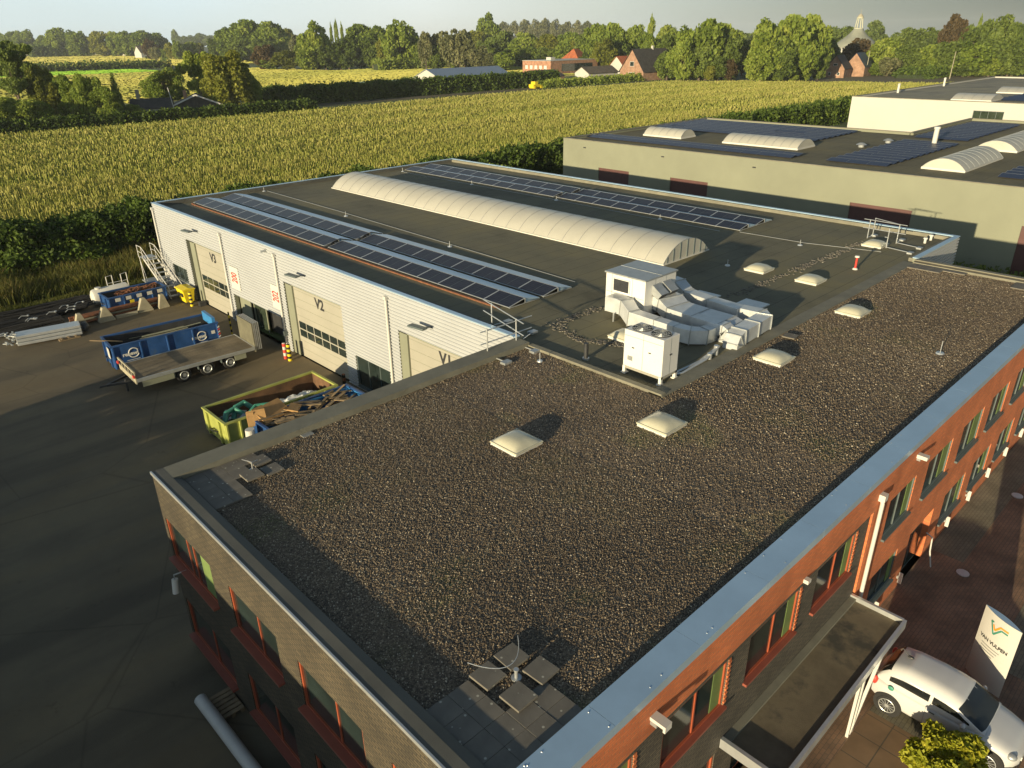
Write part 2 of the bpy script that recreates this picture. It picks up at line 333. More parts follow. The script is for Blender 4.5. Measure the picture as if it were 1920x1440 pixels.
# ------------------------------------------------------------------ ground
def asphalt_mat():
    m, n, l, b = nt('asphalt'); tc = n.new('ShaderNodeTexCoord')
    a = n.new('ShaderNodeTexNoise'); a.inputs['Scale'].default_value = .14; a.inputs['Detail'].default_value = 9; a.inputs['Roughness'].default_value = .7; l.new(tc.outputs['Object'], a.inputs['Vector'])
    mp_ = n.new('ShaderNodeMapping'); mp_.inputs['Rotation'].default_value = (0,0,R(14)); mp_.inputs['Scale'].default_value = (.10,1.0,1); l.new(tc.outputs['Object'], mp_.inputs[0])
    s = n.new('ShaderNodeTexNoise'); s.inputs['Scale'].default_value = .55; s.inputs['Detail'].default_value = 6; l.new(mp_.outputs[0], s.inputs['Vector'])
    sp = n.new('ShaderNodeTexNoise'); sp.inputs['Scale'].default_value = .8; sp.inputs['Detail'].default_value = 7; sp.inputs['Roughness'].default_value = .8; l.new(tc.outputs['Object'], sp.inputs['Vector'])
    r1 = ramp(n, ((.3,(.120,.096,.062)),(.5,(.152,.124,.078)),(.7,(.195,.158,.096)))); l.new(a.outputs[0], r1.inputs[0])
    r2_ = ramp(n, ((.36,(.72,.74,.78)),(.5,(1,1,1)),(.64,(1.12,1.08,1.0)))); l.new(s.outputs[0], r2_.inputs[0])
    sp.inputs['Scale'].default_value = 1.1; r3 = ramp(n, ((.30,(.55,.55,.56)),(.40,(1,1,1)),(.66,(1,1,1)),(.70,(1.6,1.55,1.45)))); l.new(sp.outputs[0], r3.inputs[0])
    x = n.new('ShaderNodeMix'); x.data_type = 'RGBA'; x.blend_type = 'MULTIPLY'; x.inputs['Factor'].default_value = 1; l.new(r1.outputs[0], x.inputs['A']); l.new(r2_.outputs[0], x.inputs['B'])
    y = n.new('ShaderNodeMix'); y.data_type = 'RGBA'; y.blend_type = 'MULTIPLY'; y.inputs['Factor'].default_value = 1; l.new(x.outputs['Result'], y.inputs['A']); l.new(r3.outputs[0], y.inputs['B'])
    vo = n.new('ShaderNodeTexVoronoi'); vo.feature = 'DISTANCE_TO_EDGE'; vo.inputs['Scale'].default_value = .16; dn = n.new('ShaderNodeMix'); dn.data_type = 'RGBA'; dn.inputs['Factor'].default_value = .06
    l.new(tc.outputs['Object'], dn.inputs['A']); l.new(sp.outputs['Color'], dn.inputs['B']); l.new(dn.outputs['Result'], vo.inputs['Vector'])
    rc = ramp(n, ((.0,(.5,.5,.5)),(.006,(1,1,1)))); l.new(vo.outputs['Distance'], rc.inputs[0])
    z = n.new('ShaderNodeMix'); z.data_type = 'RGBA'; z.blend_type = 'MULTIPLY'; z.inputs['Factor'].default_value = .5; l.new(y.outputs['Result'], z.inputs['A']); l.new(rc.outputs[0], z.inputs['B']); y = z
    l.new(y.outputs['Result'], b.inputs['Base Color']); b.inputs['Roughness'].default_value = .85; b.inputs['Specular IOR Level'].default_value = .3
    k = n.new('ShaderNodeTexNoise'); k.inputs['Scale'].default_value = 45; l.new(tc.outputs['Object'], k.inputs['Vector']); bp = n.new('ShaderNodeBump'); bp.inputs['Strength'].default_value = .5; bp.inputs['Distance'].default_value = .02; l.new(k.outputs[0], bp.inputs['Height']); l.new(bp.outputs[0], b.inputs['Normal'])
    return m
M['asphalt'] = asphalt_mat()
g = MB(); g.box(-400, 2600, -400, 2600, -.5, -.03); struct(g, 'ground', M['grass'])
g = MB(); g.quad((-60,-.0,0),(13.81,0,0),(13.81,53.6,0),(-60,53.6,0)); struct(g, 'yard', M['asphalt'])
g = MB(); g.quad((42.1,7,-.01),(55.5,7,-.01),(55.5,60,-.01),(42.1,60,-.01)); struct(g, 'alley', M['asphalt'])
PV1 = brick('clay_pavers', (.32,.19,.115), (.26,.165,.105), (.12,.10,.075), 'xy', bw=.21, bh=.105, ms=.006, big=.5)
PV2 = brick('grey_pavers', (.25,.225,.15), (.21,.19,.135), (.10,.09,.07), 'xy', bw=.21, bh=.105, ms=.006, big=.4)
PV3 = brick('big_slabs', (.28,.175,.095), (.235,.16,.095), (.12,.095,.065), 'xy', bw=.8, bh=.8, ms=.016, offset=0, big=.35)
g = MB(); g.quad((-60,-40,0),(60,-40,0),(60,0,0),(-60,0,0)); struct(g, 'pavement', PV1)
for k, (x0,x1,y0,y1,mm) in enumerate(((7,12.1,-4.4,-1.45,PV3),(12.1,12.95,-8,-1.45,PV2),(20.6,36,-1.15,-.03,PV2),(16.2,20.4,-4.6,-3.2,PV2),(22,40,-4.8,-3.3,PV3))):
    g = MB(); g.quad((x0,y0,.004+.002*k),(x1,y0,.004+.002*k),(x1,y1,.004+.002*k),(x0,y1,.004+.002*k)); struct(g, 'pavement', mm)
def field(nm, x0,x1,y0,y1,z,m):
    g = MB(); g.box(x0,x1,y0,y1,-.02,z); return struct(g, nm, m)
def cropmat(name, c, axis=1, row=.12, var=.25):
    m, n, l, b = nt(name); tc = n.new('ShaderNodeTexCoord'); w = n.new('ShaderNodeTexWave'); w.bands_direction = 'Y' if axis else 'X'
    w.inputs['Scale'].default_value = row; w.inputs['Distortion'].default_value = 1.2; w.inputs['Detail'].default_value = 3
    a = n.new('ShaderNodeTexNoise'); a.inputs['Scale'].default_value = .05; a.inputs['Detail'].default_value = 9; a.inputs['Roughness'].default_value = .75
    l.new(tc.outputs['Object'], w.inputs[0]); l.new(tc.outputs['Object'], a.inputs['Vector'])
    x = n.new('ShaderNodeMath'); x.operation = 'MULTIPLY_ADD'; x.inputs[1].default_value = .3; l.new(w.outputs['Fac'], x.inputs[0]); l.new(a.outputs[0], x.inputs[2])
    r = ramp(n, ((.35, [v*(1-var) for v in c]), (.95, [v*(1+var) for v in c]))); l.new(x.outputs[0], r.inputs[0]); l.new(r.outputs[0], b.inputs['Base Color']); b.inputs['Roughness'].default_value = .95
    bp = n.new('ShaderNodeBump'); bp.inputs['Strength'].default_value = .8; bp.inputs['Distance'].default_value = .8; l.new(x.outputs[0], bp.inputs['Height']); l.new(bp.outputs[0], b.inputs['Normal'])
    return m
CR1 = cropmat('stubble_gold', (.60,.52,.14), 1, .03); CR2 = cropmat('stubble_olive', (.52,.47,.13), 1, .05); CR3 = cropmat('meadow_bright', (.28,.52,.05), 1, .02, .12)
field('field', -60, 240, 245, 492, .04, CR2); field('field', -100, 175, 492, 560, .05, CR3)
field('field', 240, 330, 240, 400, .05, CR1); field('field', -200, 420, 600, 1250, .06, CR1)
field('field', -200, 170, 560, 592, .05, CR2); field('meadow', 100, 175, 206, 245, .03, M['grass'])
field('track', 95, 212, 188, 195, .03, M['soil']); field('track', 112, 205, 197, 200, .04, M['soil'])

# ------------------------------------------------------------------ the office with its L-shaped gravel roof
X1, W_, Y2, X2, X3, YT, H = 13.81, 13.95, 7.1, 42.07, 35.76, 51.84, 6.15
G = 5.93
off = thing('office_building', 'two storey brick office with flat gravel roof in the foreground', 'building', (0,0,0))
SW = [(10.85,13.75),(7.41,9.8),(4.0,6.46),(.6,3.05)]                  # side windows along y
ZU, ZL = (3.42,4.76), (.55,1.92)
FW1 = [(.95,3.25),(4.2,6.5),(7.4,9.67),(10.6,12.78)]                  # front windows in the dark panel
FW2 = [(14.85,16.8),(17.8,19.95),(20.95,23.1),(24.0,26.05),(27.1,29.15),(30.2,32.25),(33.2,35.2)]
w = MB(); wall_holes(w, 'x', 0, .3, .004, W_, 0, H-.06, [(a,b,*ZU) for a,b in SW]+[(a,b,*ZL) for a,b in SW])
w.build('brick_wall', M['br_dark_x'], off)['label'] = 'dark grey brown brick side wall'
w = MB(); wall_holes(w, 'y', .06, .3, .02, 13.6, 0, 5.0, [(a,b,*ZU) for a,b in FW1]+[(4.2,6.5,.1,1.9),(7.4,9.6,0,2.0),(10.6,12.8,.1,1.9)])
w.build('brick_wall', M['br_dark_y'], off)['label'] = 'dark brick front panel with red window frames'
w = MB(); wall_holes(w, 'y', 0, .34, .003, 13.6, 5.0, H-.06, [])
wall_holes(w, 'y', 0, .34, 13.6, X3, 0, H-.06, [(a,b,3.45,4.76) for a,b in FW2]+[(a,b,.85,2.06) for a,b in FW2 if abs(a-17.8) > .1]+[(17.8,19.9,0,2.06)])
w.build('brick_wall', M['br_red_y'], off)['label'] = 'orange red brick front wall'
w = MB(); wall_holes(w, 'y', W_-.3, .3, 0.3, X1, 0, H-.06, []); w.build('brick_wall', M['br_dark_x'], off); w = MB(); wall_holes(w, 'x', X3-.3, .3, .3, Y2, 0, H-.06, [])
w.build('brick_wall', M['br_dark_x'], off)
def window(par, axis, c, a, b, e, f, fm, sm, gm, split=(.58,), inward=1, sill=.16, blind=0):
    """frame > pane, sill; axis plane at c, inward = direction into the wall"""
    def bx(mb, u0,u1,z0,z1,d0,d1,m=0):
        d0, d1 = c+inward*d0, c+inward*d1
        lo, hi = min(d0,d1), max(d0,d1)
        (mb.box(lo,hi,u0,u1,z0,z1,m) if axis == 'x' else mb.box(u0,u1,lo,hi,z0,z1,m))
    t = .062; fr = MB()
    bx(fr,a,b,f-t,f,.025,.11); bx(fr,a,b,e,e+t,.025,.11); bx(fr,a,a+t,e+t,f-t,.025,.11); bx(fr,b-t,b,e+t,f-t,.025,.11)
    for s in split: u = a+(b-a)*s; bx(fr,u-t*.36,u+t*.36,e+t,f-t,.045,.10)
    fo = fr.build('window', fm, par)
    p = MB(); bx(p,a+t,b-t,e+t,f-t,.07,.085); p.build('pane', gm, fo)
    s = MB(); bx(s,a-.04,b+.04,e-.05,e+.018,-sill,.06); s.build('sill', sm, fo)
    if blind:
        q = MB(); bl = (b-a)*abs(blind); bx(q,(b-t-bl) if blind > 0 else a+t, (b-t) if blind > 0 else a+t+bl, e+t, f-t, .060, .0685); q.build('curtain', M['blind'], fo)
    return fo
for i, (a,b) in enumerate(SW):
    window(off,'x',0,a,b,*ZU,M['red_frame'],M['red_sill'],M['glass'],(.42,) if i else (.42,.56), blind=-.25 if i == 0 else 0, sill=.16)
    window(off,'x',0,a,b,*ZL,M['red_frame'],M['red_sill'],M['glass'],(.42,), sill=.16)
for i, (a,b) in enumerate(FW1): window(off,'y',.06,a,b,*ZU,M['red_frame'],M['red_sill'],M['glass'],(.52,), blind=.16, sill=.10)
window(off,'y',.06,4.2,6.5,.1,1.9,M['red_frame'],M['red_sill'],M['glass'],(.5,)); window(off,'y',.06,10.6,12.8,.1,1.9,M['red_frame'],M['red_sill'],M['glass'],(.5,))
dr = MB(); dr.box(7.4,9.6,.2,.26,0,2.0); do = dr.build('entrance_door', M['red_frame'], off); MB().box(7.5,8.45,.185,.197,.1,1.9).box(8.55,9.5,.185,.197,.1,1.9).build('pane', M['glass'], do)
for i, (a,b) in enumerate(FW2):
    window(off,'y',0,a,b,3.45,4.76,M['grey_frame'],M['grey_frame'],M['glass'],(.45,), blind=.2+.06*(i%3), sill=.09)
    if i != 1: window(off,'y',0,a,b,.85,2.06,M['grey_frame'],M['grey_frame'],M['glass'],(.45,), blind=.16+.07*(i%2), sill=.09)
dr = MB(); dr.box(17.8,19.9,.2,.26,0,2.06); do = dr.build('side_door', M['grey_frame'], off); MB().box(17.9,18.8,.185,.197,.1,1.95).box(18.9,19.8,.185,.197,.1,1.95).build('pane', M['glass'], do)
# soldier courses beside the front windows, red brick pier
for (a,b) in FW1:
    p = MB()
    for k in range(21): p.box(b+.005,b+.10,.03 if k%2 else .045,.0595,ZU[0]+k*.0645,ZU[0]+k*.0645+.052)
    p.build('jamb_bricks', M['br_red_y'], off)
# parapets
p = MB(); p.box(0,.30,0.0,W_,H-.06,H-.012); p.prism([(.30,G-.3),(.52,G-.3),(.52,H-.10),(.30,H-.02)],'y',.56,W_-.7); p.build('side_parapet', M['bitumen'], off)
p = MB(); p.box(-.03,.012,-.02,W_+.03,H-.09,H); p.build('side_parapet_trim', M['alu'], off)
p = MB(); p.box(.28,X1,W_-.7,W_,H-.06,H-.014); p.box(.30,X1,W_-.7,W_-.3,G-.3,H-.06); p.build('rear_parapet', M['kerbfelt'], off)
p = MB()
for k in range(14):
    a = -.04+k*2.56; b = min(a+2.552, X3+.02)
    p.box(a,b,-.035,.57,H-.05,H+.055); 
    p.box(a,b,-.035,-.02,H-.16,H-.05)
p.build('zinc_coping', M['zinc'], off)
p = MB(); p.box(.30,X3-.3,.34,.55,G-.3,H-.052); p.build('front_parapet', M['bitumen'], off)
p = MB(); rr = random.Random(3)
for k in range(46): p.cyl((rr.uniform(.2,35),rr.choice((.06,.5))+rr.uniform(-.03,.03),H+.006),(0,0,0),.012) if 0 else p.ell((rr.uniform(.2,35),rr.choice((.05,.49))+rr.uniform(-.03,.03),H+.057),(.016,.016,.009),6,4)
p.build('coping_screws', M['alu'], off)
p = MB(); p.box(X3-.3,X3,.57,Y2,H-.06,H-.008); p.box(X3-.5,X3-.3,.55,Y2,G-.3,H-.1); p.build('end_parapet', M['kerbfelt'], off)
p = MB(); p.prism([(X1-.06,G-.2),(X1-.06,6.03),(X1+.16,6.04),(X1+.34,G-.2)],'y',Y2,W_-.7,0); p.box(X1-.06,X3-.3,Y2-.05,Y2+.52,G-.2,G+.035); p.build('roof_kerb', M['kerbfelt'], off)
# gravel
def gravelbed():
    m, n, l, b = nt('gravel_bed'); tc = n.new('ShaderNodeTexCoord'); v = n.new('ShaderNodeTexVoronoi'); v.inputs['Scale'].default_value = 27
    l.new(tc.outputs['Object'], v.inputs['Vector']); s = n.new('ShaderNodeSeparateColor'); l.new(v.outputs['Color'], s.inputs[0])
    r = ramp(n, ((0,(.090,.068,.048)),(.5,(.180,.138,.094)),(.85,(.26,.20,.135)),(1,(.42,.34,.24)))); l.new(s.outputs[0], r.inputs[0])
    a = n.new('ShaderNodeTexNoise'); a.inputs['Scale'].default_value = .45; a.inputs['Detail'].default_value = 6; l.new(tc.outputs['Object'], a.inputs['Vector'])
    r2_ = ramp(n, ((.33,(.70,.70,.70)),(.55,(1.05,1.0,.95)),(.68,(.92,1.08,.66)))); l.new(a.outputs[0], r2_.inputs[0])
    x = n.new('ShaderNodeMix'); x.data_type = 'RGBA'; x.blend_type = 'MULTIPLY'; x.inputs['Factor'].default_value = 1
    l.new(r.outputs[0], x.inputs['A']); l.new(r2_.outputs[0], x.inputs['B']); l.new(x.outputs['Result'], b.inputs['Base Color']); b.inputs['Roughness'].default_value = .8
    bp = n.new('ShaderNodeBump'); bp.invert = True; bp.inputs['Strength'].default_value = 1; bp.inputs['Distance'].default_value = .03; l.new(v.outputs['Distance'], bp.inputs['Height']); l.new(bp.outputs[0], b.inputs['Normal'])
    return m
p = MB(); p.quad((.3,.34,G),(X1,.34,G),(X1,W_-.3,G),(.3,W_-.3,G)); p.quad((X1,.34,G),(X3-.3,.34,G),(X3-.3,Y2,G),(X1,Y2,G)); p.build('gravel_roof', gravelbed(), off)
def stones(n, x0,x1,y0,y1, smin, smax, z):
    c = np.stack([rng.uniform(x0,x1,n), rng.uniform(y0,y1,n), np.full(n,z)],1)
    s = rng.uniform(smin,smax,n)*.5
    base = np.array([(1,0,0),(0,1,0),(-1,0,0),(0,-1,0),(0,0,1),(0,0,-1.)])
    fac = np.array([(0,1,4),(1,2,4),(2,3,4),(3,0,4)])
    th = rng.uniform(0,6.28,n); sc = np.stack([rng.uniform(.7,1.3,n), rng.uniform(.6,1.1,n), rng.uniform(.5,.95,n)],1)*s[:,None]
    P = base[None]*sc[:,None,:]; P = P + rng.normal(0,.16,(n,6,3))*s[:,None,None]
    ct, st = np.cos(th)[:,None], np.sin(th)[:,None]
    x = P[:,:,0]*ct-P[:,:,1]*st; y = P[:,:,0]*st+P[:,:,1]*ct
    P = np.stack([x,y,P[:,:,2]],2)+c[:,None,:]; P[:,4,2] += s*.3
    F = (fac[None]+np.arange(n)[:,None,None]*6)
    drift = .5+.25*np.sin(c[:,0]*.55+np.sin(c[:,1]*.4)*2)+.25*np.sin(c[:,1]*.9+c[:,0]*.23+1)
    t = np.clip(rng.beta(2.2,3.2,n)+.16*(drift-.5),0,1); t = np.where(rng.random(n) < .04, rng.uniform(.75,1,n), t)
    return P.reshape(-1,3), F.reshape(-1,3), np.repeat(t,4)
parts = [stones(70000,.5,9,.58,W_-.72,.020,.046,G+.006), stones(46000,.5,X1-.08,.58,W_-.72,.022,.05,G+.006), stones(48000,X1-.1,X3-.52,.58,Y2-.06,.03,.065,G+.006)]
V, F, T, o_ = [], [], [], 0
for a, b, t in parts: V.append(a); F.append(b+o_); T.append(t); o_ += len(a)
me = npmesh('gravel', np.concatenate(V), np.concatenate(F), np.concatenate(T), tonemat('pebbles', ((0,(.085,.064,.045)),(.35,(.205,.155,.102)),(.7,(.36,.28,.178)),(1,(.74,.64,.47))), .6))
tag(link(me, 'gravel', off), None, None, kind='stuff')
# canopy over the entrance: part of the office
cn = MB(); cn.box(6.74,13.45,-1.40,.055,2.02,2.12,0); co = cn.build('entrance_canopy', mat('stained_felt', (.13,.105,.065), .85, var=.35, scale=.7, col2=(.065,.06,.045), patch=.52, bump=.3, bscale=50), off)
MB().box(6.70,13.49,-1.46,-1.38,1.98,2.26).box(6.66,6.76,-1.38,.05,1.98,2.26).box(13.43,13.52,-1.38,.05,1.98,2.26).build('canopy_fascia', M['alu'], co)
MB().box(6.76,13.43,-.12,.055,2.121,2.2).build('canopy_upstand', M['kerbfelt'], co)
for x in (10.85, 11.1): MB().beam((x,-1.39,0),(x,-1.39,2.0),.07,.07).build('post', M['white'], co)
MB().beam((10.95,-1.39,0.02),(12.2,-1.39,2.0),.08,.08).build('post', M['white'], co)
dp_ = MB(); dp_.tube([(13.85,-.09,.05),(13.85,-.09,5.2),(13.85,-.05,5.35)],.055,10); dp_.box(13.74,13.96,-.16,.0,5.3,5.5)
dp_.build('downpipe', M['plastic_w'], off)

# ------------------------------------------------------------------ the hall with the white corrugated front
hall = thing('warehouse', 'white corrugated warehouse hall with solar roof behind the office', 'building', (X1,Y2,0))
def corrugate(mb, axis, c, sgn, u0, u1, z0, z1, pitch=.17, depth=.045, m=0):
    prof = []; k0 = math.floor(z0/pitch); z = z0
    pts = [z0]; k = k0
    while True:
        for f in (.0,.45,.58,.87): 
            q = (k+f)*pitch
            if z0 < q < z1: pts.append(q)
        k += 1
        if k*pitch > z1: break
    pts.append(z1)
    def d(z):
        f = (z/pitch) % 1
        return depth if f <= .45 else (depth*(1-(f-.45)/.13) if f < .58 else (0 if f < .87 else depth*(f-.87)/.13))
    def P(u,z): return (c+sgn*d(z),u,z) if axis == 'x' else (u,c+sgn*d(z),z)
    for a, b in zip(pts, pts[1:]): mb.quad(P(u0,a),P(u1,a),P(u1,b-1e-5),P(u0,b-1e-5),m)
    return mb
HO = [(40.62,46.57,0,4.4),(47.56,50.1,1.0,2.0),(33.7,40.1,0,1.95),(26.87,32.9,0,4.32),(22.89,25.97,.1,1.87),(15.9,21.9,0,4.32)]
w = MB(); us = sorted({W_, YT, *[h[0] for h in HO], *[h[1] for h in HO]})
for a, b in zip(us, us[1:]):
    hs = sorted([h for h in HO if h[0] < (a+b)/2 < h[1]], key=lambda h: h[2]); z = 0
    for h in hs:
        if h[2] > z: corrugate(w,'x',X1,-1,a,b,z,h[2])
        z = h[3]
    corrugate(w,'x',X1,-1,a,b,z,H-.02)
corrugate(w,'y',Y2,-1,X3,X2,0,H-.02)
w.build('cladding', M['cladding'], hall)
w = MB(); wall_holes(w,'x',X1+.002,.25,W_-.1,YT,0,H-.04,HO); wall_holes(w,'y',Y2+.002,.2,X3,X2,0,H-.04,[]); wall_holes(w,'x',X2-.2,.2,Y2,YT,0,H-.02,[]); wall_holes(w,'y',YT-.2,.2,X1+.26,X2-.21,0,H-.02,[])
w.build('wall', M['greywall'], hall)
p = MB(); p.box(X1-.05,X1+.2,W_+.02,YT+.05,H-.035,H+.012); p.box(X1+.2,X2+.04,YT-.2,YT+.05,H-.035,H+.012); p.build('coping', M['zinc'], hall)
p = MB(); p.box(X2-.22,X2+.05,Y2-.04,YT-.2,H-.035,H+.012); p.box(X3,X2-.22,Y2-.06,Y2+.22,H-.035,H+.012); p.build('coping', M['zinc'], hall)
p = MB(); p.box(X1+.2,X1+.4,W_,YT-.2,G-.1,H-.04); p.box(X1+.4,X2-.2,YT-.4,YT-.2,G-.1,H-.04); p.build('parapet_lining', M['bitumen'], hall)
p = MB(); p.box(X2-.42,X2-.2,Y2+.2,YT-.2,G-.1,H-.04); p.box(X3,X2-.42,Y2+.2,Y2+.4,G-.1,H-.04); p.build('parapet_lining', M['kerbfelt'], hall)
def roofmat(name, c, seam=1.0):
    m, n, l, b = nt(name); tc = n.new('ShaderNodeTexCoord'); t = n.new('ShaderNodeTexBrick'); t.inputs['Scale'].default_value = 1; t.inputs['Brick Width'].default_value = 7.5; t.inputs['Row Height'].default_value = seam
    t.inputs['Mortar Size'].default_value = .02; t.inputs['Mortar Smooth'].default_value = .5
    s = n.new('ShaderNodeSeparateXYZ'); cc = n.new('ShaderNodeCombineXYZ'); l.new(tc.outputs['Object'], s.inputs[0]); l.new(s.outputs[0], cc.inputs[0]); l.new(s.outputs[1], cc.inputs[1]); l.new(cc.outputs[0], t.inputs['Vector'])
    t.inputs['Color1'].default_value = rgba(c); t.inputs['Color2'].default_value = rgba([v*.92 for v in c]); t.inputs['Mortar'].default_value = rgba([v*.45 for v in c])
    a = n.new('ShaderNodeTexNoise'); a.inputs['Scale'].default_value = .22; a.inputs['Detail'].default_value = 10; a.inputs['Roughness'].default_value = .7; l.new(tc.outputs['Object'], a.inputs['Vector'])
    r = ramp(n, ((.32,(.66,.66,.66)),(.48,(1,1,1)),(.66,(1.25,1.2,1.0)))); l.new(a.outputs[0], r.inputs[0])
    x = n.new('ShaderNodeMix'); x.data_type = 'RGBA'; x.blend_type = 'MULTIPLY'; x.inputs['Factor'].default_value = 1
    l.new(t.outputs[0], x.inputs['A']); l.new(r.outputs[0], x.inputs['B']); l.new(x.outputs['Result'], b.inputs['Base Color'])
    b.inputs['Roughness'].default_value = .82; b.inputs['Specular IOR Level'].default_value = .35
    k = n.new('ShaderNodeTexNoise'); k.inputs['Scale'].default_value = 70; l.new(tc.outputs['Object'], k.inputs['Vector'])
    bp = n.new('ShaderNodeBump'); bp.inputs['Strength'].default_value = .5; bp.inputs['Distance'].default_value = .02; l.new(k.outputs[0], bp.inputs['Height']); l.new(bp.outputs[0], b.inputs['Normal'])
    return m
RM = roofmat('roof_felt', (.165,.152,.098))
p = MB(); p.quad((X1+.2,Y2+.3,G-.02),(X2-.2,Y2+.3,G-.02),(X2-.2,YT-.2,G-.02),(X1+.2,YT-.2,G-.02)); p.build('felt_roof', RM, hall)
# strips of loose moss and grit on the felt
p = MB(); rr = random.Random(5)
for (x0,y0,x1,y1,n_) in ((16.6,14.3,19.2,14.3,110),(15.7,12.4,16.9,10.2,140),(16.2,14.2,15.8,12.2,90),(24.5,11.0,38,10.7,330)):
    for k in range(n_):
        t = rr.random(); x = x0+(x1-x0)*t+rr.gauss(0,.13); y = y0+(y1-y0)*t+rr.gauss(0,.13); s = rr.uniform(.03,.10)
        p.obox((x,y,G-.005),(s,s*rr.uniform(.5,1.4),.03),rr.uniform(0,3))
tag(p.build('roof_grit', M['slab'], hall), None, None, kind='stuff')
def sect_door(y0,y1,z1,nwin,txt,ty):
    d = MB(); x = X1+.12
    d.box(x,x+.06,y0,y1,0,z1)
    for k in range(1,9): d.box(x-.006,x,y0+.02,y1-.02,k*z1/8.5-.008,k*z1/8.5+.008,1)
    do = d.build('sectional_door', [M['door'],M['greywall']], hall); do['label'] = 'beige sectional door marked '+txt
    f = MB(); f.box(x-.10,x-.01,y1,y1+.72,0,z1); f.box(x-.10,x-.01,y0-.001,y1+.72,z1-.05,z1+.0); f.build('door_frame', M['greywall'], do)
    w0, w1 = y0+.12, y1-.12; st = (w1-w0)/nwin
    for r_ in range(2):
        for k in range(nwin):
            a = w0+k*st+.045; MB().box(x-.016,x-.001,a,a+st-.09,1.27+r_*.49,1.27+r_*.49+.41).build('pane', M['glass'], do)
    t = MB(); text_into(t, txt, .82, frame((x-.012,ty,3.72),(0,-1,0),(0,0,1)), bold=.022); t.build('lettering', M['dark'], do)
sect_door(40.75,45.35,4.36,5,'V3',42.75); sect_door(26.95,32.1,4.28,6,'V2',29.35); sect_door(15.95,21.3,4.28,6,'V1',18.6)
window(hall,'x',X1,47.56,50.1,1.0,2.0,M['grey_frame'],M['grey_frame'],M['glass'],(.33,.66),sill=.05)
window(hall,'x',X1,22.89,25.97,.1,1.87,M['grey_frame'],M['grey_frame'],M['glass'],(.33,.66),sill=.05)
d = MB(); d.box(X1+.8,X1+.9,33.7,40.1,0,1.95,0); do = d.build('shopfront', M['dark'], hall)
MB().box(X1+.3,X1+.36,38.55,40.05,0,1.93).build('door_panel', M['greywall'], do)
MB().box(X1+.3,X1+.36,33.75,34.4,0,1.93).build('door_panel', M['greywall'], do)
for a in (36.9,37.7): MB().box(X1+.5,X1+.55,a,a+.75,.05,1.9).build('pane', M['glass_g'], do)
MB().box(X1+.45,X1+.5,38.4,38.5,0,1.95).box(X1+.45,X1+.5,36.75,36.85,0,1.95).build('door_frame', M['greywall'], do)
for y in (51.7,40.5,33.45,22.6):
    q = MB(); q.tube([(X1-.12,y,.15),(X1-.12,y,5.62),(X1-.02,y,5.74)],.065,10); q.box(X1-.2,X1-.05,y-.1,y+.1,5.66,5.84); q.build('downpipe', M['white'], hall)

# ------------------------------------------------------------------ grey neighbour, white neighbour
XG = 55.5
gb = thing('industrial_hall', 'olive grey industrial hall with maroon doors behind the warehouse', 'building', (XG,0,0))
GD = [(40.9,44.8),(31.9,36.0),(14.2,18.9),(3,7)]
w = MB(); wall_holes(w,'x',XG,.3,-14,49.7,0,6.95,[(a,b,0,4.45) for a,b in GD]); wall_holes(w,'y',49.4,.3,XG+.31,82.19,0,6.95,[]); wall_holes(w,'x',82.2,.3,24.7,49.4,0,6.95,[]); wall_holes(w,'x',101.1,.3,-14,24.7,0,6.95,[]); wall_holes(w,'y',24.4,.3,82.5,101.4,0,6.95,[])
w.build('wall', M['greywall'], gb)
for a, b in GD:
    q = MB(); q.box(XG+.1,XG+.16,a,b,0,4.45)
    for k in range(1,9): q.box(XG+.092,XG+.1,a,b,k*.5-.012,k*.5+.012)
    q.build('loading_door', M['maroon'], gb)
p = MB(); p.box(XG-.03,XG+.4,-14,49.73,6.93,7.0); p.box(XG+.4,82.53,49.33,49.73,6.93,7.0); p.box(82.13,82.53,24.73,49.33,6.93,7.0); p.box(82.13,101.43,24.33,24.73,6.93,7.0); p.box(101.03,101.43,-14,24.33,6.93,7.0)
p.build('coping', M['kerbfelt'], gb)
RG = roofmat('roof_felt_olive', (.15,.135,.082), 1.2)
p = MB(); p.quad((XG+.3,-14,6.72),(82.2,-14,6.72),(82.2,49.4,6.72),(XG+.3,49.4,6.72)); p.quad((82.2,-14,6.72),(101.1,-14,6.72),(101.1,24.4,6.72),(82.2,24.4,6.72)); p.build('felt_roof', RG, gb)
for y, z in ((46.7,6.25),(37,6.25),(27.5,6.25)): MB().box(XG-.08,XG,y-.14,y+.14,z-.05,z+.05).build('wall_vent', M['dark'], gb)
wb = thing('industrial_hall', 'bright white industrial hall far right with roof windows', 'building', (104,0,0))
w = MB(); wall_holes(w,'x',104,.3,-30,40.6,0,8.66,[(21.9,25.3,6.6,7.65)]); wall_holes(w,'y',40.3,.3,104.31,165.69,0,8.66,[]); wall_holes(w,'x',165.7,.3,-30,40.3,0,8.66,[]); w.build('wall', M['whitewall'], wb)
p = MB(); p.box(103.95,104.3,-30,40.65,8.64,8.71); p.box(104.3,166,40.3,40.65,8.64,8.71); p.box(165.7,166,-30,40.3,8.64,8.71); p.build('coping', M['kerbfelt'], wb)
p = MB(); p.quad((104.2,-30,8.45),(165.8,-30,8.45),(165.8,40.4,8.45),(104.2,40.4,8.45)); p.build('felt_roof', roofmat('roof_felt_pale', (.27,.255,.20), 1.5), wb)
window(wb,'x',104,21.9,25.3,6.6,7.65,M['grey_frame'],M['grey_frame'],M['glass_g'],(.25,.5,.75),sill=.02)
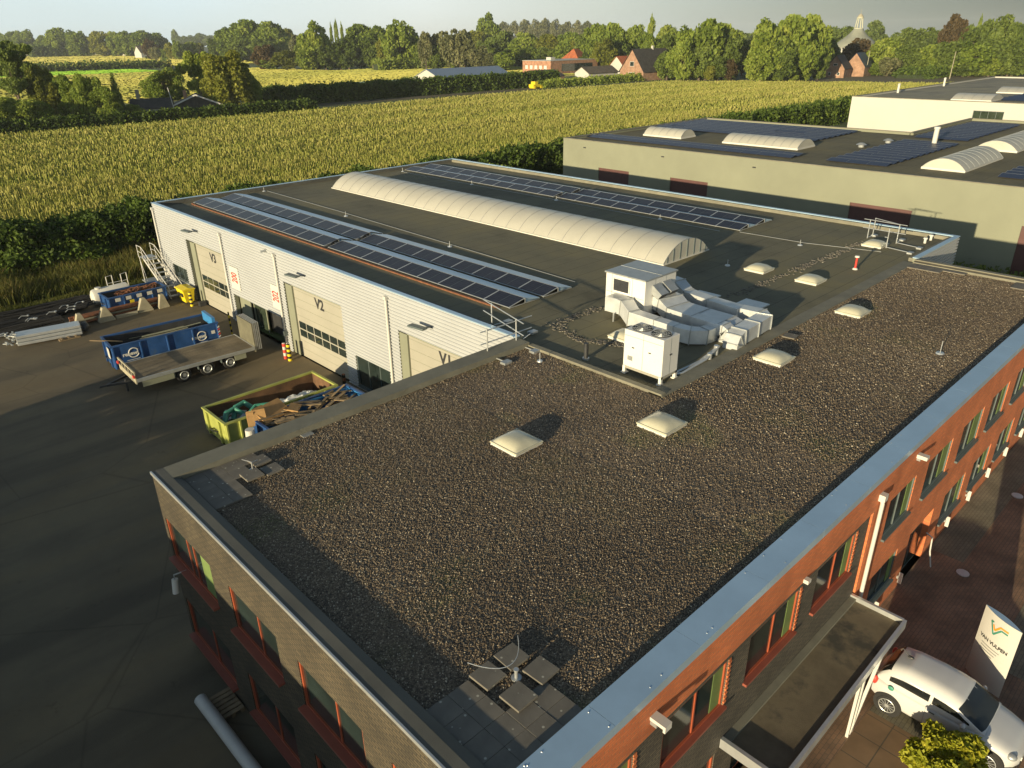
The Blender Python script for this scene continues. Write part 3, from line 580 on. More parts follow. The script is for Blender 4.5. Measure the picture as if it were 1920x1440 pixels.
# ------------------------------------------------------------------ rooflights
def roof_dome(x, y, z, label, s=1.05, dz=.0):
    t = thing('roof_dome', label, 'skylight', (x,y,z), 0, 'domed skylights on the flat roofs')
    c = MB(); h = s/2
    c.prism([(-h-.03,0),(h+.03,0),(h,.07),(-h,.07)],'y',-h,h,0); c.build('curb', M['plastic_w'], t, world=False)
    c = MB(); c.box(-h-.03,h+.03,-h-.03,h+.03,.07,.12); c.build('rim', M['dome'], t, world=False, bevel=.012)
    d = MB()
    def f(u, v):
        a, b = 2*u-1, 2*v-1; q = (1-abs(a)**3.2)*(1-abs(b)**3.2)
        return (a*h*.97, b*h*.97, .118+.19*q**.75)
    d.grid(f, 20, 20); d.build('dome', M['dome'], t, smooth=True, world=False)
    return t
roof_dome(8.27, 8.26, G, 'domed skylight on the gravel left of the roof middle, lowest in view')
roof_dome(12.18, 5.95, G, 'domed skylight on the gravel just below the corner of the felt roof')
roof_dome(19.18, 6.05, G, 'domed skylight on the gravel beside the loose paving slab')
roof_dome(26.03, 6.15, G, 'farthest domed skylight on the gravel, beside the felt roof')
roof_dome(29.1, 12.2, G-.02, 'domed skylight on dark felt beyond the moss strip, nearer the barrel rooflight')
roof_dome(29.1, 9.5, G-.02, 'domed skylight on dark felt between the moss strip and the gravel')
roof_dome(37.75, 10.0, G-.02, 'domed skylight on dark felt beside the ladder guard rail')
roof_dome(17.15, 11.3, G-.02, 'domed skylight half hidden behind the white heat pump', .9)
def barrel(name, label, x0,x1,y0,y1,z,rise,n,axis='y',kerb=.16,mt='barrel'):
    t = thing(name, label, 'skylight', ((x0+x1)/2,(y0+y1)/2,z))
    c = MB(); c.box(x0-.06,x1+.06,y0-.06,y1+.06,z,z+kerb); c.build('curb', M['plastic_w'], t)
    a0, a1, l0, l1 = (x0,x1,y0,y1) if axis == 'y' else (y0,y1,x0,x1)
    w = (a1-a0)/2; Rr = (w*w+rise*rise)/(2*rise); th = math.asin(min(1,w/Rr)); th = th if rise <= w else math.pi-th
    def arc(v, r=0.): 
        q = -th+2*th*v; return ((a0+a1)/2+(Rr+r)*math.sin(q), z+kerb+rise-Rr+(Rr+r)*math.cos(q))
    def P(u,v,r=0):
        a, zz = arc(v,r); l = l0+(l1-l0)*u
        return (a,l,zz) if axis == 'y' else (l,a,zz)
    s = MB()
    for k in range(n): s.grid(lambda u,v,k=k: P((k+u)/n, v, .010*math.sin(math.pi*u)**.6), 3, 22)
    for e in (0,1):
        pts = [P(e,i/22) for i in range(23)]; s.add(pts, [tuple(range(23))])
    s.build('vault', M[mt], t, smooth=True)
    for k in range(n+1):
        r_ = MB()
        e = .03*(1 if k < n else -1)/(l1-l0)
        pts = [P(k/n, i/22, .008) for i in range(23)]; r_.tube(pts, .013 if n > 10 else .02, 5); r_.build('rib', M['steel'], t)
    if n > 10:
        for e in (0,1):
            r_ = MB()
            for i in range(2,22,3): 
                p0 = P(e,i/22,-.0); r_.beam((p0[0],p0[1]+(.012 if e else -.012),z+kerb),(p0[0],p0[1]+(.012 if e else -.012),p0[2]),.03,.03); r_.build('glazing_bar', M['grey_frame'], t); r_ = MB()
    return t
barrel('barrel_rooflight', 'long white barrel vault rooflight along the warehouse roof', 26.5,30.62,16.15,48.1,G-.02,.95,27,kerb=.06)
barrel('barrel_rooflight', 'short white barrel rooflight on the grey hall near its left edge', 64.2,66.8,41.0,45.8,6.72,.68,5)
barrel('barrel_rooflight', 'longer white barrel rooflight between solar fields on the grey hall', 64.2,67.6,28.1,36.0,6.72,.68,9)
barrel('barrel_rooflight', 'barrel rooflight crossing the grey hall roof, nearest at right edge', 60.9,70.4,12.8,15.9,6.72,.75,8,'x')
barrel('barrel_rooflight', 'barrel rooflight crossing the grey hall roof behind another like it', 74.9,86,12.9,16.2,6.72,.75,8,'x')
for k,(x,y) in enumerate(((107.6,29.2),(124,28.5),(140,27.2),(156,26))):
    barrel('barrel_rooflight', ('nearest','second nearest','third','farthest')[k]+' cream barrel rooflight on the white hall roof', x,x+5,y-4.6,y,8.45,.6,4)
# ------------------------------------------------------------------ solar panels
PW, PD, PT = 1.64, 1.03, .035
pb = MB(); pb.box(-PD/2,PD/2,-PW/2,PW/2,-PT,-.004); pfr = None
def panel_proto():
    t = thing('solar_panel', 'x', 'solar panel', (0,0,0))
    f = MB(); e = .028
    f.box(-PD/2,-PD/2+e,-PW/2,PW/2,-PT,0); f.box(PD/2-e,PD/2,-PW/2,PW/2,-PT,0); f.box(-PD/2+e,PD/2-e,-PW/2,-PW/2+e,-PT,0); f.box(-PD/2+e,PD/2-e,PW/2-e,PW/2,-PT,0)
    f.build('frame', M['alu'], t, world=False)
    c = MB(); c.box(-PD/2+e,PD/2-e,-PW/2+e,PW/2-e,-.03,-.006); c.box(-.008,.008,-PW/2+e,PW/2-e,-.006,-.0045,1) if 0 else None
    c.box(-PD/2+e,PD/2-e,-.011,.011,-.006,-.0045,1)
    c.build('cells', [M['pv'],M['grey_frame']], t, world=False)
    return t
PP = None
tilt = math.atan2(.20, 1.02)
rows = [(16.3,'in the row nearest the white corrugated facade','panels in the first solar row'),(18.45,'in the second row from the white facade','panels in the second solar row'),
        (35.6,'in the row just right of the long barrel rooflight','panels in the third solar row'),(37.55,'in the row nearest the right roof edge','panels in the fourth solar row')]
for ri,(xb,lab,grp) in enumerate(rows):
    for y0, n, part in ((17.0,9,'near block'),(32.35,11,'far block')):
        if ri >= 2: y0 += .15
        y1 = y0+n*(PW+.02)
        for k in range(n):
            p = panel_proto() if PP is None else dup(PP,(0,0,0)); PP = PP or p
            p.location = (xb+.51, y0+(k+.5)*(PW+.02), G+.155); p.rotation_euler = (0,-tilt,0)
            p['label'] = f'dark solar panel {lab}, {part}'; p['group'] = grp
        d = MB(); d.quad((xb+1.035,y0,G+.25),(xb+1.035,y1,G+.25),(xb+1.95,y1,G+.05),(xb+1.95,y0,G+.05))
        d.add([(xb+1.035,y0+e,G+.25) for e in (.01,)]+[(xb+1.95,y0+.01,G+.05),(xb+1.035,y0+.01,G+.05)],[(0,1,2)]) 
        for k in range(n+1):
            y = y0+k*(PW+.02); d.beam((xb+.02,y,G+.02),(xb+1.93,y,G+.02),.04,.04,1)
        d.box(xb+.98,xb+1.03,y0-.02,y0+.0,G,G+.24,1)
        tag(d.build('wind_deflector', [M['zinc'],M['alu']]), f'sloping grey metal wind deflector backing the {("first","second","third","fourth")[ri]} solar row, {part}', 'panel rack', 'wind deflectors of the solar rows')
tb = MB(); tb.box(16.0,16.12,17.4,50.2,G-.02,G+.05); tb.box(16.02,16.1,50.0,50.2,G-.02,G+.1)
tag(tb.build('cable_tray', M['rust']), 'red brown cable tray along the front of the first solar row', 'cable tray')
for ri, xb in enumerate((16.3,18.45,35.6,37.55)):
    bx = MB(); bx.box(xb+.25,xb+.42,32.05,32.2,G,G+.14).box(xb+.6,xb+.95,32.05,32.22,G+.05,G+.16)
    bx.tube([(xb+.1,32.1,G+.06),(xb+.5,32.15,G+.22),(xb+.95,32.1,G+.33),(xb+1.7,32.15,G+.1)],.03,6)
    tag(bx.build('inverter_box', M['dark']), f'black connector box in the gap of the {("first","second","third","fourth")[ri]} solar row', 'electrical box', 'connector boxes between solar blocks')
# grey hall: fields of flush blue panels, one mesh shared
fp = MB(); fp.box(-.5,.5,-.82,.82,-.03,0,0); fp.box(-.5,.5,.80,.82,0,.003,1); fp.box(.48,.5,-.82,.80,0,.003,1)
FP = None
def pvfield(nx, ny, x0, y0, lab, grp, dx=1.28, dy=1.68, z=6.98, skip=()):
    global FP
    for i in range(nx):
        for j in range(ny):
            if (i,j) in skip: continue
            if FP is None: FP = fp.build('solar_panel', [M['pv_blue'],M['steel']]); o = FP
            else: o = FP.copy(); C.objects.link(o)
            o.location = (x0+i*dx, y0-j*dy, z-.1); o.rotation_euler = (0,R(-9),0); tag(o, lab, 'solar panel', grp)
pvfield(2,14,59.3,48.6,'blue solar panel in the strip along the front edge of the grey hall','front strip of panels on the grey hall')
pvfield(8,12,71.2,48.8,'blue solar panel in the large field at the back of the grey hall','back field of panels on the grey hall',skip=((3,9),(3,8),(1,1)))
pvfield(3,3,60.0,22.3,'blue solar panel in the slanted field right of the felt path, near end','near field of panels on the grey hall',dx=1.5)
pvfield(9,3,64.6,22.3,'blue solar panel in the slanted field right of the felt path, far end','near field of panels on the grey hall',dx=1.4)
pvfield(12,3,80.5,22.6,'blue solar panel in the long field by the white hall wall','far field of panels on the grey hall',dx=1.5)
pvfield(4,4,60.6,9.5,'blue solar panel at the right edge of the grey hall roof','corner field of panels on the grey hall',dx=1.4)
st_ = MB()
for i in range(22):
    for j in range(7):
        x, y = 110+i*2.1, 22.6-j*1.7; st_.add([(x,y,8.52),(x+1.6,y,8.8),(x+1.6,y+1.62,8.8),(x,y+1.62,8.52)],[(0,1,2,3)])
tag(st_.build('solar_panels', M['pv_blue']), 'blue solar array covering the white hall roof', 'solar panels', kind='stuff')
# ------------------------------------------------------------------ air handling unit and ducts
ah = thing('air_handling_unit', 'white rooftop air handling unit with three bent sheet metal ducts', 'ventilation unit', (20.2,12.9,G-.02))
q = MB(); q.box(19.15,21.3,11.9,13.95,6.05,7.6); q.build('casing', M['white_hi'], ah, bevel=.015)
q = MB(); q.box(19.1,21.36,11.85,14.0,7.6,7.66); q.box(20.2,20.23,11.85,14.0,7.66,7.675); q.build('roof_plate', M['steel'], ah)
q = MB(); q.box(19.10,19.15,12.66,13.54,6.9,7.46,0)
lv = q.build('louvre', M['white_hi'], ah); q = MB()
for y in (12.55,13.62): q.box(19.147,19.149,y-.006,y+.006,6.08,7.58)
for x in (19.85,20.6): q.box(x-.006,x+.006,11.897,11.899,6.08,7.58)
q.box(19.147,19.149,11.95,13.92,6.80,6.812); q.build('panel_seam', M['grey_frame'], ah); q = MB()
for k in range(9): q.obox((19.10,13.1,6.955+k*.055),(.03,.78,.018),0,0,Matrix.Rotation(R(35),4,'Y'))
q.box(19.095,19.099,12.71,13.49,6.93,7.43); q.build('slats', M['dark'], lv)
for x in (19.65,20.35):
    q = MB(); q.prism([(11.9,7.35),(11.42,7.02),(11.62,6.78),(11.9,6.95)],'x',x,x+.52); q.build('intake_hood', M['steel'], ah)
    q = MB(); q.quad((x+.03,11.415,7.0),(x+.49,11.415,7.0),(x+.49,11.60,6.79),(x+.03,11.60,6.79)); q.build('hood_mesh', M['dark'], ah)
for x,y in ((19.2,13.9),(19.2,11.98),(21.25,13.9),(21.25,11.98)): MB().box(x-.04,x+.04,y-.04,y+.04,G-.02,6.05).build('leg', M['white_hi'], ah)
def duct(pts, w, h, name='duct'):
    """rectangular duct: pts are centre points of the top, w across, h down"""
    q = MB(); n = len(pts); vs = []; lasthd = None
    for i, p in enumerate(pts):
        p = Vector(p); a = Vector(pts[max(i-1,0)]); b = Vector(pts[min(i+1,n-1)]); d = (b-a).normalized()
        hd = Vector((d.x,d.y,0)); hd = hd.normalized() if hd.length > .25 else (lasthd or Vector((0,-1,0))); lasthd = hd
        s = Vector((-hd.y,hd.x,0)); dn = d.cross(s).normalized(); dn = -dn
        ww = w[i] if isinstance(w,(list,tuple)) else w
        vs += [p+s*ww/2, p-s*ww/2, p-s*ww/2+dn*h*1.12, p+s*ww/2+dn*h*1.12]
    fs = [(0,1,2,3),((n-1)*4+3,(n-1)*4+2,(n-1)*4+1,(n-1)*4)]
    for i in range(n-1):
        for k in range(4): fs.append((i*4+k,i*4+(k+1)%4,(i+1)*4+(k+1)%4,(i+1)*4+k))
    q.add(vs, fs)
    o = q.build(name, M['duct'], ah, bevel=.01)
    for i in range(1,n-1):
        f = MB()
        b4 = [Vector(v) for v in vs[i*4:i*4+4]]; c = sum(b4, Vector())/4; b4 = [c+(v-c)*1.05 for v in b4]
        for k in range(4): f.beam(b4[k], b4[(k+1)%4], .035, .035)
        f.build('flange', M['steel'], o)
    return o
duct([(18.72,13.35,6.82),(18.72,12.45,6.82),(18.30,11.75,6.62),(18.30,10.6,6.58),(18.30,9.7,6.56)], [.62,.62,.55,.5,.5], .55)
duct([(19.15,13.05,6.83),(18.45,13.05,6.83)], .62, .55)
duct([(18.30,9.7,6.55),(18.36,9.1,6.55),(18.8,8.8,6.5),(19.5,8.8,6.45)], .5, .5)
duct([(20.35,11.9,6.85),(20.3,11.4,6.80),(20.1,10.9,6.62),(20.1,9.8,6.58),(20.1,8.6,6.56),(20.1,8.25,6.45),(20.1,8.02,6.12),(20.1,8.0,5.85)], [1.25,1.25,1.3,1.3,1.3,1.3,1.3,1.3], .5)
duct([(19.62,9.8,6.60),(19.62,8.35,6.58),(19.62,8.15,6.48),(19.62,7.95,6.15),(19.62,7.93,5.85)], .55, .5)
duct([(22.15,12.6,6.98),(22.1,12.2,6.95),(21.9,11.6,6.68),(21.8,10.4,6.62),(21.7,8.9,6.60)], .6, .5)
duct([(21.75,8.95,6.62),(21.85,8.1,6.62),(21.6,7.85,6.60),(20.6,7.8,6.58),(19.55,7.76,6.56),(19.15,7.74,6.45),(18.95,7.73,6.15),(18.95,7.73,5.85)], [.55,.6,.6,.6,.6,.6,.6,.6], .5)
for x,y,z in ((18.25,12.75,6.3),(21.3,7.68,6.1),(22.3,9.5,6.1)): MB().box(x-.025,x+.025,y-.025,y+.025,G-.02,z).build('duct_post', M['steel'], ah)
for (x,y,s) in ((24.4,12.1,1.1),(24.4,9.4,1.25)):
    pass
for k,(x,y) in enumerate(((22.9,11.4),(23.3,9.3))):
    q = MB(); q.box(x-.45,x+.45,y-.55,y+.55,6.22,6.27); q.box(x-.05,x+.05,y-.05,y+.05,G-.02,6.22); tag(q.build('cover_plate', M['duct']), ('flat sheet metal rain cover behind the right duct','flat sheet metal rain cover behind the duct elbow')[k], 'cover plate')
hp = thing('heat_pump', 'white heat pump box on legs with two top fans beside the ducts', 'heat pump', (14.95,8.48,G-.02))
q = MB(); q.box(14.5,15.42,7.67,9.3,6.2,7.55); q.build('casing', M['white_hi'], hp, bevel=.02)
for y in (8.1,8.88):
    q = MB(); q.cyl((14.96,y,7.55),(14.96,y,7.565),.36,n=28); fo = q.build('fan', M['black'], hp)
    q = MB()
    for r in (.1,.18,.26,.34): q.tube([(14.96+r*math.cos(a*.3142),y+r*math.sin(a*.3142),7.58) for a in range(21)],.007,4)
    for a in range(4): q.beam((14.96-.35*math.cos(a*.785),y-.35*math.sin(a*.785),7.575),(14.96+.35*math.cos(a*.785),y+.35*math.sin(a*.785),7.575),.012,.012)
    q.build('fan_guard', M['steel'], fo)
for p in ((14.494,8.9,6.95),(14.494,8.2,6.95)): MB().box(p[0]-.008,p[0]+.006,p[1]-.05,p[1]+.05,p[2]-.02,p[2]+.02).build('handle', M['dark'], hp)
MB().box(14.9,15.0,7.655,7.669,6.9,6.95).build('handle', M['dark'], hp)
q = MB(); q.box(14.496,14.499,8.478,8.488,6.22,7.53); q.box(14.496,14.499,7.7,9.27,7.34,7.35); q.box(14.94,14.95,7.666,7.669,6.22,7.53); q.build('panel_seam', M['grey_frame'], hp)
q = MB(); q.box(14.495,14.499,8.9,9.12,6.45,6.62); q.build('rating_plate', M['steel'], hp)
for x,y in ((14.54,7.72),(15.37,7.72),(14.54,9.25),(15.37,9.25)): MB().box(x-.05,x+.05,y-.05,y+.05,G-.02,6.2).box(x-.1,x+.1,y-.1,y+.1,G-.02,G+.02).build('leg', M['white_hi'], hp)
MB().box(14.5,15.42,7.67,7.75,6.12,6.2).box(14.5,15.42,9.22,9.3,6.12,6.2).box(14.5,14.58,7.75,9.22,6.12,6.2).box(15.34,15.42,7.75,9.22,6.12,6.2).build('base_frame', M['door'], hp)
q = MB(); q.tube([(15.45,7.85,6.35),(15.6,7.8,5.95),(15.9,7.75,5.9),(17.3,7.72,6.0),(18.2,7.75,6.25)],.05,8); q.tube([(15.45,7.95,6.3),(15.65,7.95,5.9),(17.2,7.9,5.9),(18.2,7.9,6.1)],.05,8)
q.cyl((17.6,7.75,G),(17.6,7.75,6.15),.09); q.cyl((18.1,7.8,G),(18.1,7.8,6.3),.09)
tag(q.build('pipe_run', M['alu']), 'insulated silver pipes running from the heat pump along the gravel edge', 'pipes')
# ------------------------------------------------------------------ guard rails, masts, vents, slabs
def rail(name, label, posts, bars, weights, z=G):
    t = thing(name, label, 'guard rail', (posts[0][0],posts[0][1],z), 0, 'roof guard rails')
    for x,y in posts: MB().cyl((x,y,z),(x,y,z+1.08),.028).build('post', M['alu'], t)
    for a,b in bars: MB().cyl(a,b,.022).build('bar', M['alu'], t)
    for (a,b) in weights:
        MB().cyl((a[0],a[1],z+.05),(b[0],b[1],z+.05),.025).build('foot_bar', M['alu'], t)
        MB().box(b[0]-.18,b[0]+.18,b[1]-.13,b[1]+.13,z,z+.09).build('counterweight', M['steel'], t)
    return t
z1, z2 = G+1.06, G+.58
rail('guard_rail','galvanised guard rail crossing the corner between gravel roof and white facade',[(12.11,13.75),(13.6,13.75),(14.3,15.9)],
     [((13.6,13.75,z),(14.3,16.4,z)) for z in (z1,z2)]+[((11.8,13.78,z-.0),(14.4,13.72,z)) for z in (z1-.06,z2-.06)]+[((13.6,13.75,z1),(13.45,13.2,z1)),((13.6,13.75,z2),(13.45,13.2,z2))],
     [((12.11,13.75),(12.11,12.75)),((13.6,13.75),(13.6,12.75)),((14.3,15.9),(15.1,15.8)),((13.6,13.75),(14.95,14.2))])
rail('guard_rail','galvanised guard rail around the ladder top at the far right roof edge',[(39.03,10.96),(37.57,9.33),(38.92,9.31),(39.6,10.9)],
     [((37.57,9.33,z),(37.3,8.0,G+.1)) for z in (z1,)][:0]+[((39.03,11.3,z),(38.9,8.9,z)) for z in (z1,z2)]+[((37.57,9.5,z2),(37.57,9.3,z2)),((38.92,9.3,z1),(39.6,10.9,z1))],
     [((37.57,9.33),(37.25,7.94)),((38.92,9.31),(38.61,7.96)),((39.03,10.96),(39.78,10.86)),((38.92,9.31),(39.79,9.33))])
def mast(x,y,h,label,m='alu',base=.14,z=G):
    q = MB(); q.cyl((x,y,z),(x,y,z+.05),base,base*.8); q.cyl((x,y,z+.05),(x,y,z+h),.016); return tag(q.build('lightning_rod', M[m]), label, 'lightning rod', 'lightning rods on the roofs')
for x,y,l in ((35.0,13.0,'short lightning rod on felt near the guard rail'),(28.7,13.75,'short lightning rod in the shadow beside the barrel rooflight'),(21.3,27.1,'lightning rod beside the second solar row, nearest'),(21.6,38.4,'lightning rod beside the second solar row, middle'),(22.1,51.0,'lightning rod at the far end of the second solar row'),
              (35.1,50.4,'lightning rod at the far end of the third solar row'),(35.0,40.9,'lightning rod between barrel rooflight and third solar row, far one'),(35.0,22.5,'lightning rod between barrel rooflight and third solar row, near one'),(35.0,31.6,'lightning rod between barrel rooflight and third solar row, by the gap')): mast(x,y,.32,l,z=G-.02)
mast(23.9,2.0,.5,'thin rod on a round foot alone on the right gravel',base=.16)
mast(13.1,12.0,.35,'thin rod near the guard rail on the gravel',base=.12)
q = MB(); q.cyl((32.4,8.8,G),(32.4,8.8,G+.08),.14,.09); q.cyl((32.4,8.8,G+.08),(32.4,8.8,G+.62),.05,m=1); q.cyl((32.4,8.8,G+.62),(32.4,8.8,G+.7),.12,.10)
tag(q.build('vent_pipe', [M['plastic_w'],M['red']]), 'red vent pipe with white cap standing on dark felt', 'vent pipe')
for x,y,l in ((40.05,8.2,'left'),(40.95,8.2,'right')):
    q = MB(); q.cyl((x,y,G),(x,y,G+.25),.07); q.cyl((x,y,G+.25),(x,y,G+.32),.13,.09); tag(q.build('vent_pipe', M['plastic_w']), f'white capped vent pipe by the far right roof corner, the {l} of two', 'vent pipe')
q = MB(); q.cyl((14.46,10.97,G-.02),(14.46,10.97,G+.05),.13); q.cyl((14.46,10.97,G+.05),(14.46,10.97,G+.62),.085,m=1); tag(q.build('vent_pipe', [M['alu'],M['dark']]), 'black vent pipe in the shadow beside the roof kerb', 'vent pipe')
for x,y,z,l in ((75.5,24.4,6.72,'tall white vent pipe on the grey hall between solar fields'),):
    q = MB(); q.cyl((x,y-4.4,z),(x,y-4.4,z+1.5),.22); q.cyl((x,y-4.4,z+1.5),(x,y-4.4,z+1.7),.28); tag(q.build('vent_pipe', M['plastic_w']), l, 'vent pipe')
for x,y,l in ((70.0,24.6,'nearer'),(74.6,23.9,'farther')):
    q = MB(); q.cyl((x,y,6.72),(x,y,6.95),.28); q.cyl((x,y,6.95),(x,y,7.12),.5,.2); tag(q.build('roof_fan', M['steel']), f'round mushroom roof fan on the grey hall, the {l} one', 'roof fan')
for x,y,l in ((117,39.5,'nearer'),(136,39.5,'farther')):
    q = MB(); q.cyl((x,y,8.45),(x,y,9.6),.16); q.cyl((x,y,9.6),(x,y,9.75),.25,.1); tag(q.build('vent_pipe', M['plastic_w']), f'white vent pipe along the left edge of the white hall roof, the {l}', 'vent pipe')
for x,y in ((110,18.5),(116,17.8)):
    q = MB(); q.cyl((x,y,8.45),(x,y,9.9),.12); q.cyl((x,y,9.9),(x,y,10.0),.3,.1); tag(q.build('vent_pipe', M['plastic_w']), f'white stack vent among the solar array of the white hall, {"left" if x<112 else "right"} one', 'vent pipe')
for nm,pts in (('from the third solar row to the far right roof corner',[(35.4,17,G),(35.6,13,G),(36.6,9.2,G)]),('running between second solar row and barrel rooflight',[(22.3,50.9,G),(22.1,40,G),(21.6,27,G),(21.2,17.5,G)]),('between barrel rooflight and third solar row',[(34.9,50,G),(35.0,32,G),(34.8,18,G)])):
    q = MB(); q.tube([(x,y,z+.005) for x,y,z in pts],.014,5); tag(q.build('lightning_cable', M['alu']), 'thin lightning cable '+nm, 'cable')
SLAB = None
def slab(x,y,label,z=G+.01,rz=0,s=.5,tilt=(0,0)):
    global SLAB
    if SLAB is None: SLAB = MB().box(-.247,.247,-.247,.247,0,.05).build('paving_slab', M['slab'], world=False, bevel=.006); o = SLAB
    else: o = SLAB.copy(); C.objects.link(o)
    o.location = (x,y,z); o.rotation_euler = (R(tilt[0]),R(tilt[1]),rz); tag(o, label, 'paving slab', 'concrete slabs weighting the roof corners'); return o
rr = random.Random(11)
for i in range(4):
    for j in range(4):
        x, y = .78+.5*i, .86+.5*j
        if x+.25 > 2.72 or (i,j) in ((2,2),(3,3),(2,3),(3,2)): continue
        slab(x,y,'speckled concrete slab laid flat in the near roof corner', rz=R(rr.uniform(-.6,.6)), z=G+.012+rr.uniform(0,.006))
slab(1.83,2.40,'raised concrete slab left of the lightning rod foot in the near corner',G+.07,R(2)); slab(2.46,2.42,'raised concrete slab farthest from the near roof corner',G+.07,R(-2)); slab(2.62,1.80,'raised concrete slab right of the lightning rod foot in the near corner',G+.07,R(3)); slab(1.90,1.66,'raised concrete slab in front of the lightning rod foot in the near corner',G+.075,R(1))
for i in range(4):
    for j in range(4):
        x, y = .80+.5*i, 12.96-.5*j
        if (i,j) in ((3,2),(2,2),(3,1),(3,3)): continue
        if j == 3 and i > 1: continue
        slab(x,y,'concrete slab laid flat in the far left roof corner', rz=R(rr.uniform(-.6,.6)), z=G+.012)
slab(1.95,12.05,'raised concrete slab nearest the fixing in the far left corner',G+.07); slab(2.45,12.62,'raised concrete slab beyond the fixing in the far left corner',G+.065,R(2)); slab(2.5,12.0,'concrete slab at the end of the far left corner paving',G+.03,R(1))
slab(21.57,6.66,'single loose concrete slab lying on the gravel edge beside the ducts',G+.05,R(8)); 
for k in range(5): slab(35.1-.5*k*0-.0, 6.8-.5*k-.0, 'concrete slab in the strip along the far end of the gravel', G+.03)
for k in range(3): slab(34.6, 6.8-.5*k, 'concrete slab in the second strip at the far end of the gravel', G+.03)
for k in range(4): slab(34.9-.5*(k%2), 2.2-.5*(k//2), 'concrete slab under the fixing at the far right gravel end', G+.03)
lr = thing('lightning_rod','steel fixing disc with curved cable in the near roof corner','lightning rod',(2.22,2.05,G))
q = MB(); q.cyl((2.22,2.05,G),(2.22,2.05,G+.03),.10,n=20); q.cyl((2.22,2.05,G+.03),(2.22,2.05,G+.2),.035); q.cyl((2.22,2.05,G+.2),(2.22,2.05,G+.23),.05); q.build('foot', M['alu'], lr)
q = MB(); q.tube([(1.62+1.15*t_, 2.72-1.9*t_+1.75*t_*t_, G+.33-.42*t_+.40*t_*t_) for t_ in np.linspace(0,1,15)],.008,6); q.build('cable', M['alu'], lr)
lr = thing('lightning_rod','steel fixing with thin cable among the far left corner slabs','lightning rod',(2.14,12.42,G))
q = MB(); q.cyl((2.14,12.42,G),(2.14,12.42,G+.03),.09,n=18); q.cyl((2.14,12.42,G+.03),(2.14,12.42,G+.25),.02); q.build('foot', M['alu'], lr)
q = MB(); q.tube([(2.0,12.7,G+.28),(2.14,12.42,G+.25),(2.35,12.5,G+.2)],.01,5); q.build('cable', M['alu'], lr)
q = MB(); q.cyl((34.6,1.9,G),(34.6,1.9,G+.03),.1); q.cyl((34.6,1.9,G+.03),(34.6,1.9,G+.3),.02); tag(q.build('lightning_rod', M['alu']), 'steel fixing on slabs at the far right gravel end', 'lightning rod')
q = MB(); q.box(4.05,4.4,13.02,13.22,G,G+.04); tag(q.build('drain_cover', M['steel']), 'small rectangular drain grate beside the rear parapet', 'drain cover')
# ------------------------------------------------------------------ lamps, cameras and signs on the facades
def floodlight(y,z,label):
    t = thing('floodlight', label, 'floodlight', (X1-.05,y,z), 0, 'floodlights above the loading doors')
    MB().box(X1-.04,X1,y-.1,y+.1,z-.08,z+.08).build('bracket', M['steel'], t)
    MB().beam((X1-.03,y,z),(X1-.5,y+.1,z+.1),.06,.05).build('arm', M['grey_frame'], t)
    q = MB(); q.obox((X1-.62,y+.25,z+.1),(.34,.95,.09),R(8)); q.build('head', M['grey_frame'], t, bevel=.03)
floodlight(44.2,5.3,'flat dark floodlight on an arm above door V3'); floodlight(30.3,5.18,'flat dark floodlight on an arm above door V2'); floodlight(19.3,5.15,'flat dark floodlight on an arm above door V1')
q = MB(); q.box(X1-.06,X1,34.4,34.6,5.72,5.9); q.cyl((X1-.06,34.5,5.8),(X1-.3,34.6,5.76),.06); tag(q.build('security_camera', M['steel']), 'small security camera under the coping above the shopfront', 'camera')
for nm,(a,b,z0,z1),txt,lb in (('s1',(38.8,40.0,2.4,3.86),'200','white sign board with red digits left of the shopfront'),('s2',(33.45,34.55,2.42,3.84),'202','white sign board with red digits at the right end of the shopfront')):
    t = thing('sign_board', lb, 'sign', (X1-.06,(a+b)/2,z0))
    MB().box(X1-.07,X1-.032,a,b,z0,z1).build('board', M['plastic_w'], t)
    q = MB(); text_into(q, txt, .62, frame((X1-.075,(a+b)/2,(z0+z1)/2+.03),(0,0,1),(0,1,0)), sx=.72, bold=.012); 
    q.v = [(v[0], (a+b)/2+(v[1]-(a+b)/2)*1.75, v[2]) for v in q.v]; q.build('lettering', M['red'], t)
MB_ = MB(); MB_.box(X1-.28,X1-.05,33.25,33.42,.95,1.25); tag(MB_.build('meter_box', M['grey_frame']), 'small grey box on the downpipe beside door V2', 'box')
q = MB(); q.box(3.60,3.80,-.34,0,5.42,5.50,0); q.box(3.60,3.80,-.34,-.29,5.35,5.42,0); q.box(3.62,3.78,-.14,.0,5.3,5.42,1); tag(q.build('wall_lamp', [M['plastic_w'],M['steel']]), 'white box wall lamp on the red brick band, near end', 'wall lamp')
q = MB(); q.box(16.3,16.5,-.28,0,5.55,5.66,0); q.box(16.35,16.45,-.1,0,5.45,5.55,1); tag(q.build('wall_lamp', [M['plastic_w'],M['steel']]), 'small white wall lamp on the red brick beyond the downpipe', 'wall lamp')
q = MB(); q.box(9.6,9.75,-.12,.06,5.0,5.1); tag(q.build('wall_lamp', M['plastic_w']), 'tiny white lamp at the top of the dark brick panel', 'wall lamp')
t = thing('security_camera','white tube camera on a bracket below the far left red window','camera',(-.2,13.0,3.2))
MB().cyl((-.02,12.9,3.42),(-.36,12.95,3.42),.02).cyl((-.35,12.95,3.42),(-.35,12.95,3.2),.015).build('bracket', M['steel'], t)
MB().cyl((-.35,12.95,3.28),(-.42,12.9,2.86),.085,n=16).build('tube', M['plastic_w'], t, smooth=True)
SG = None
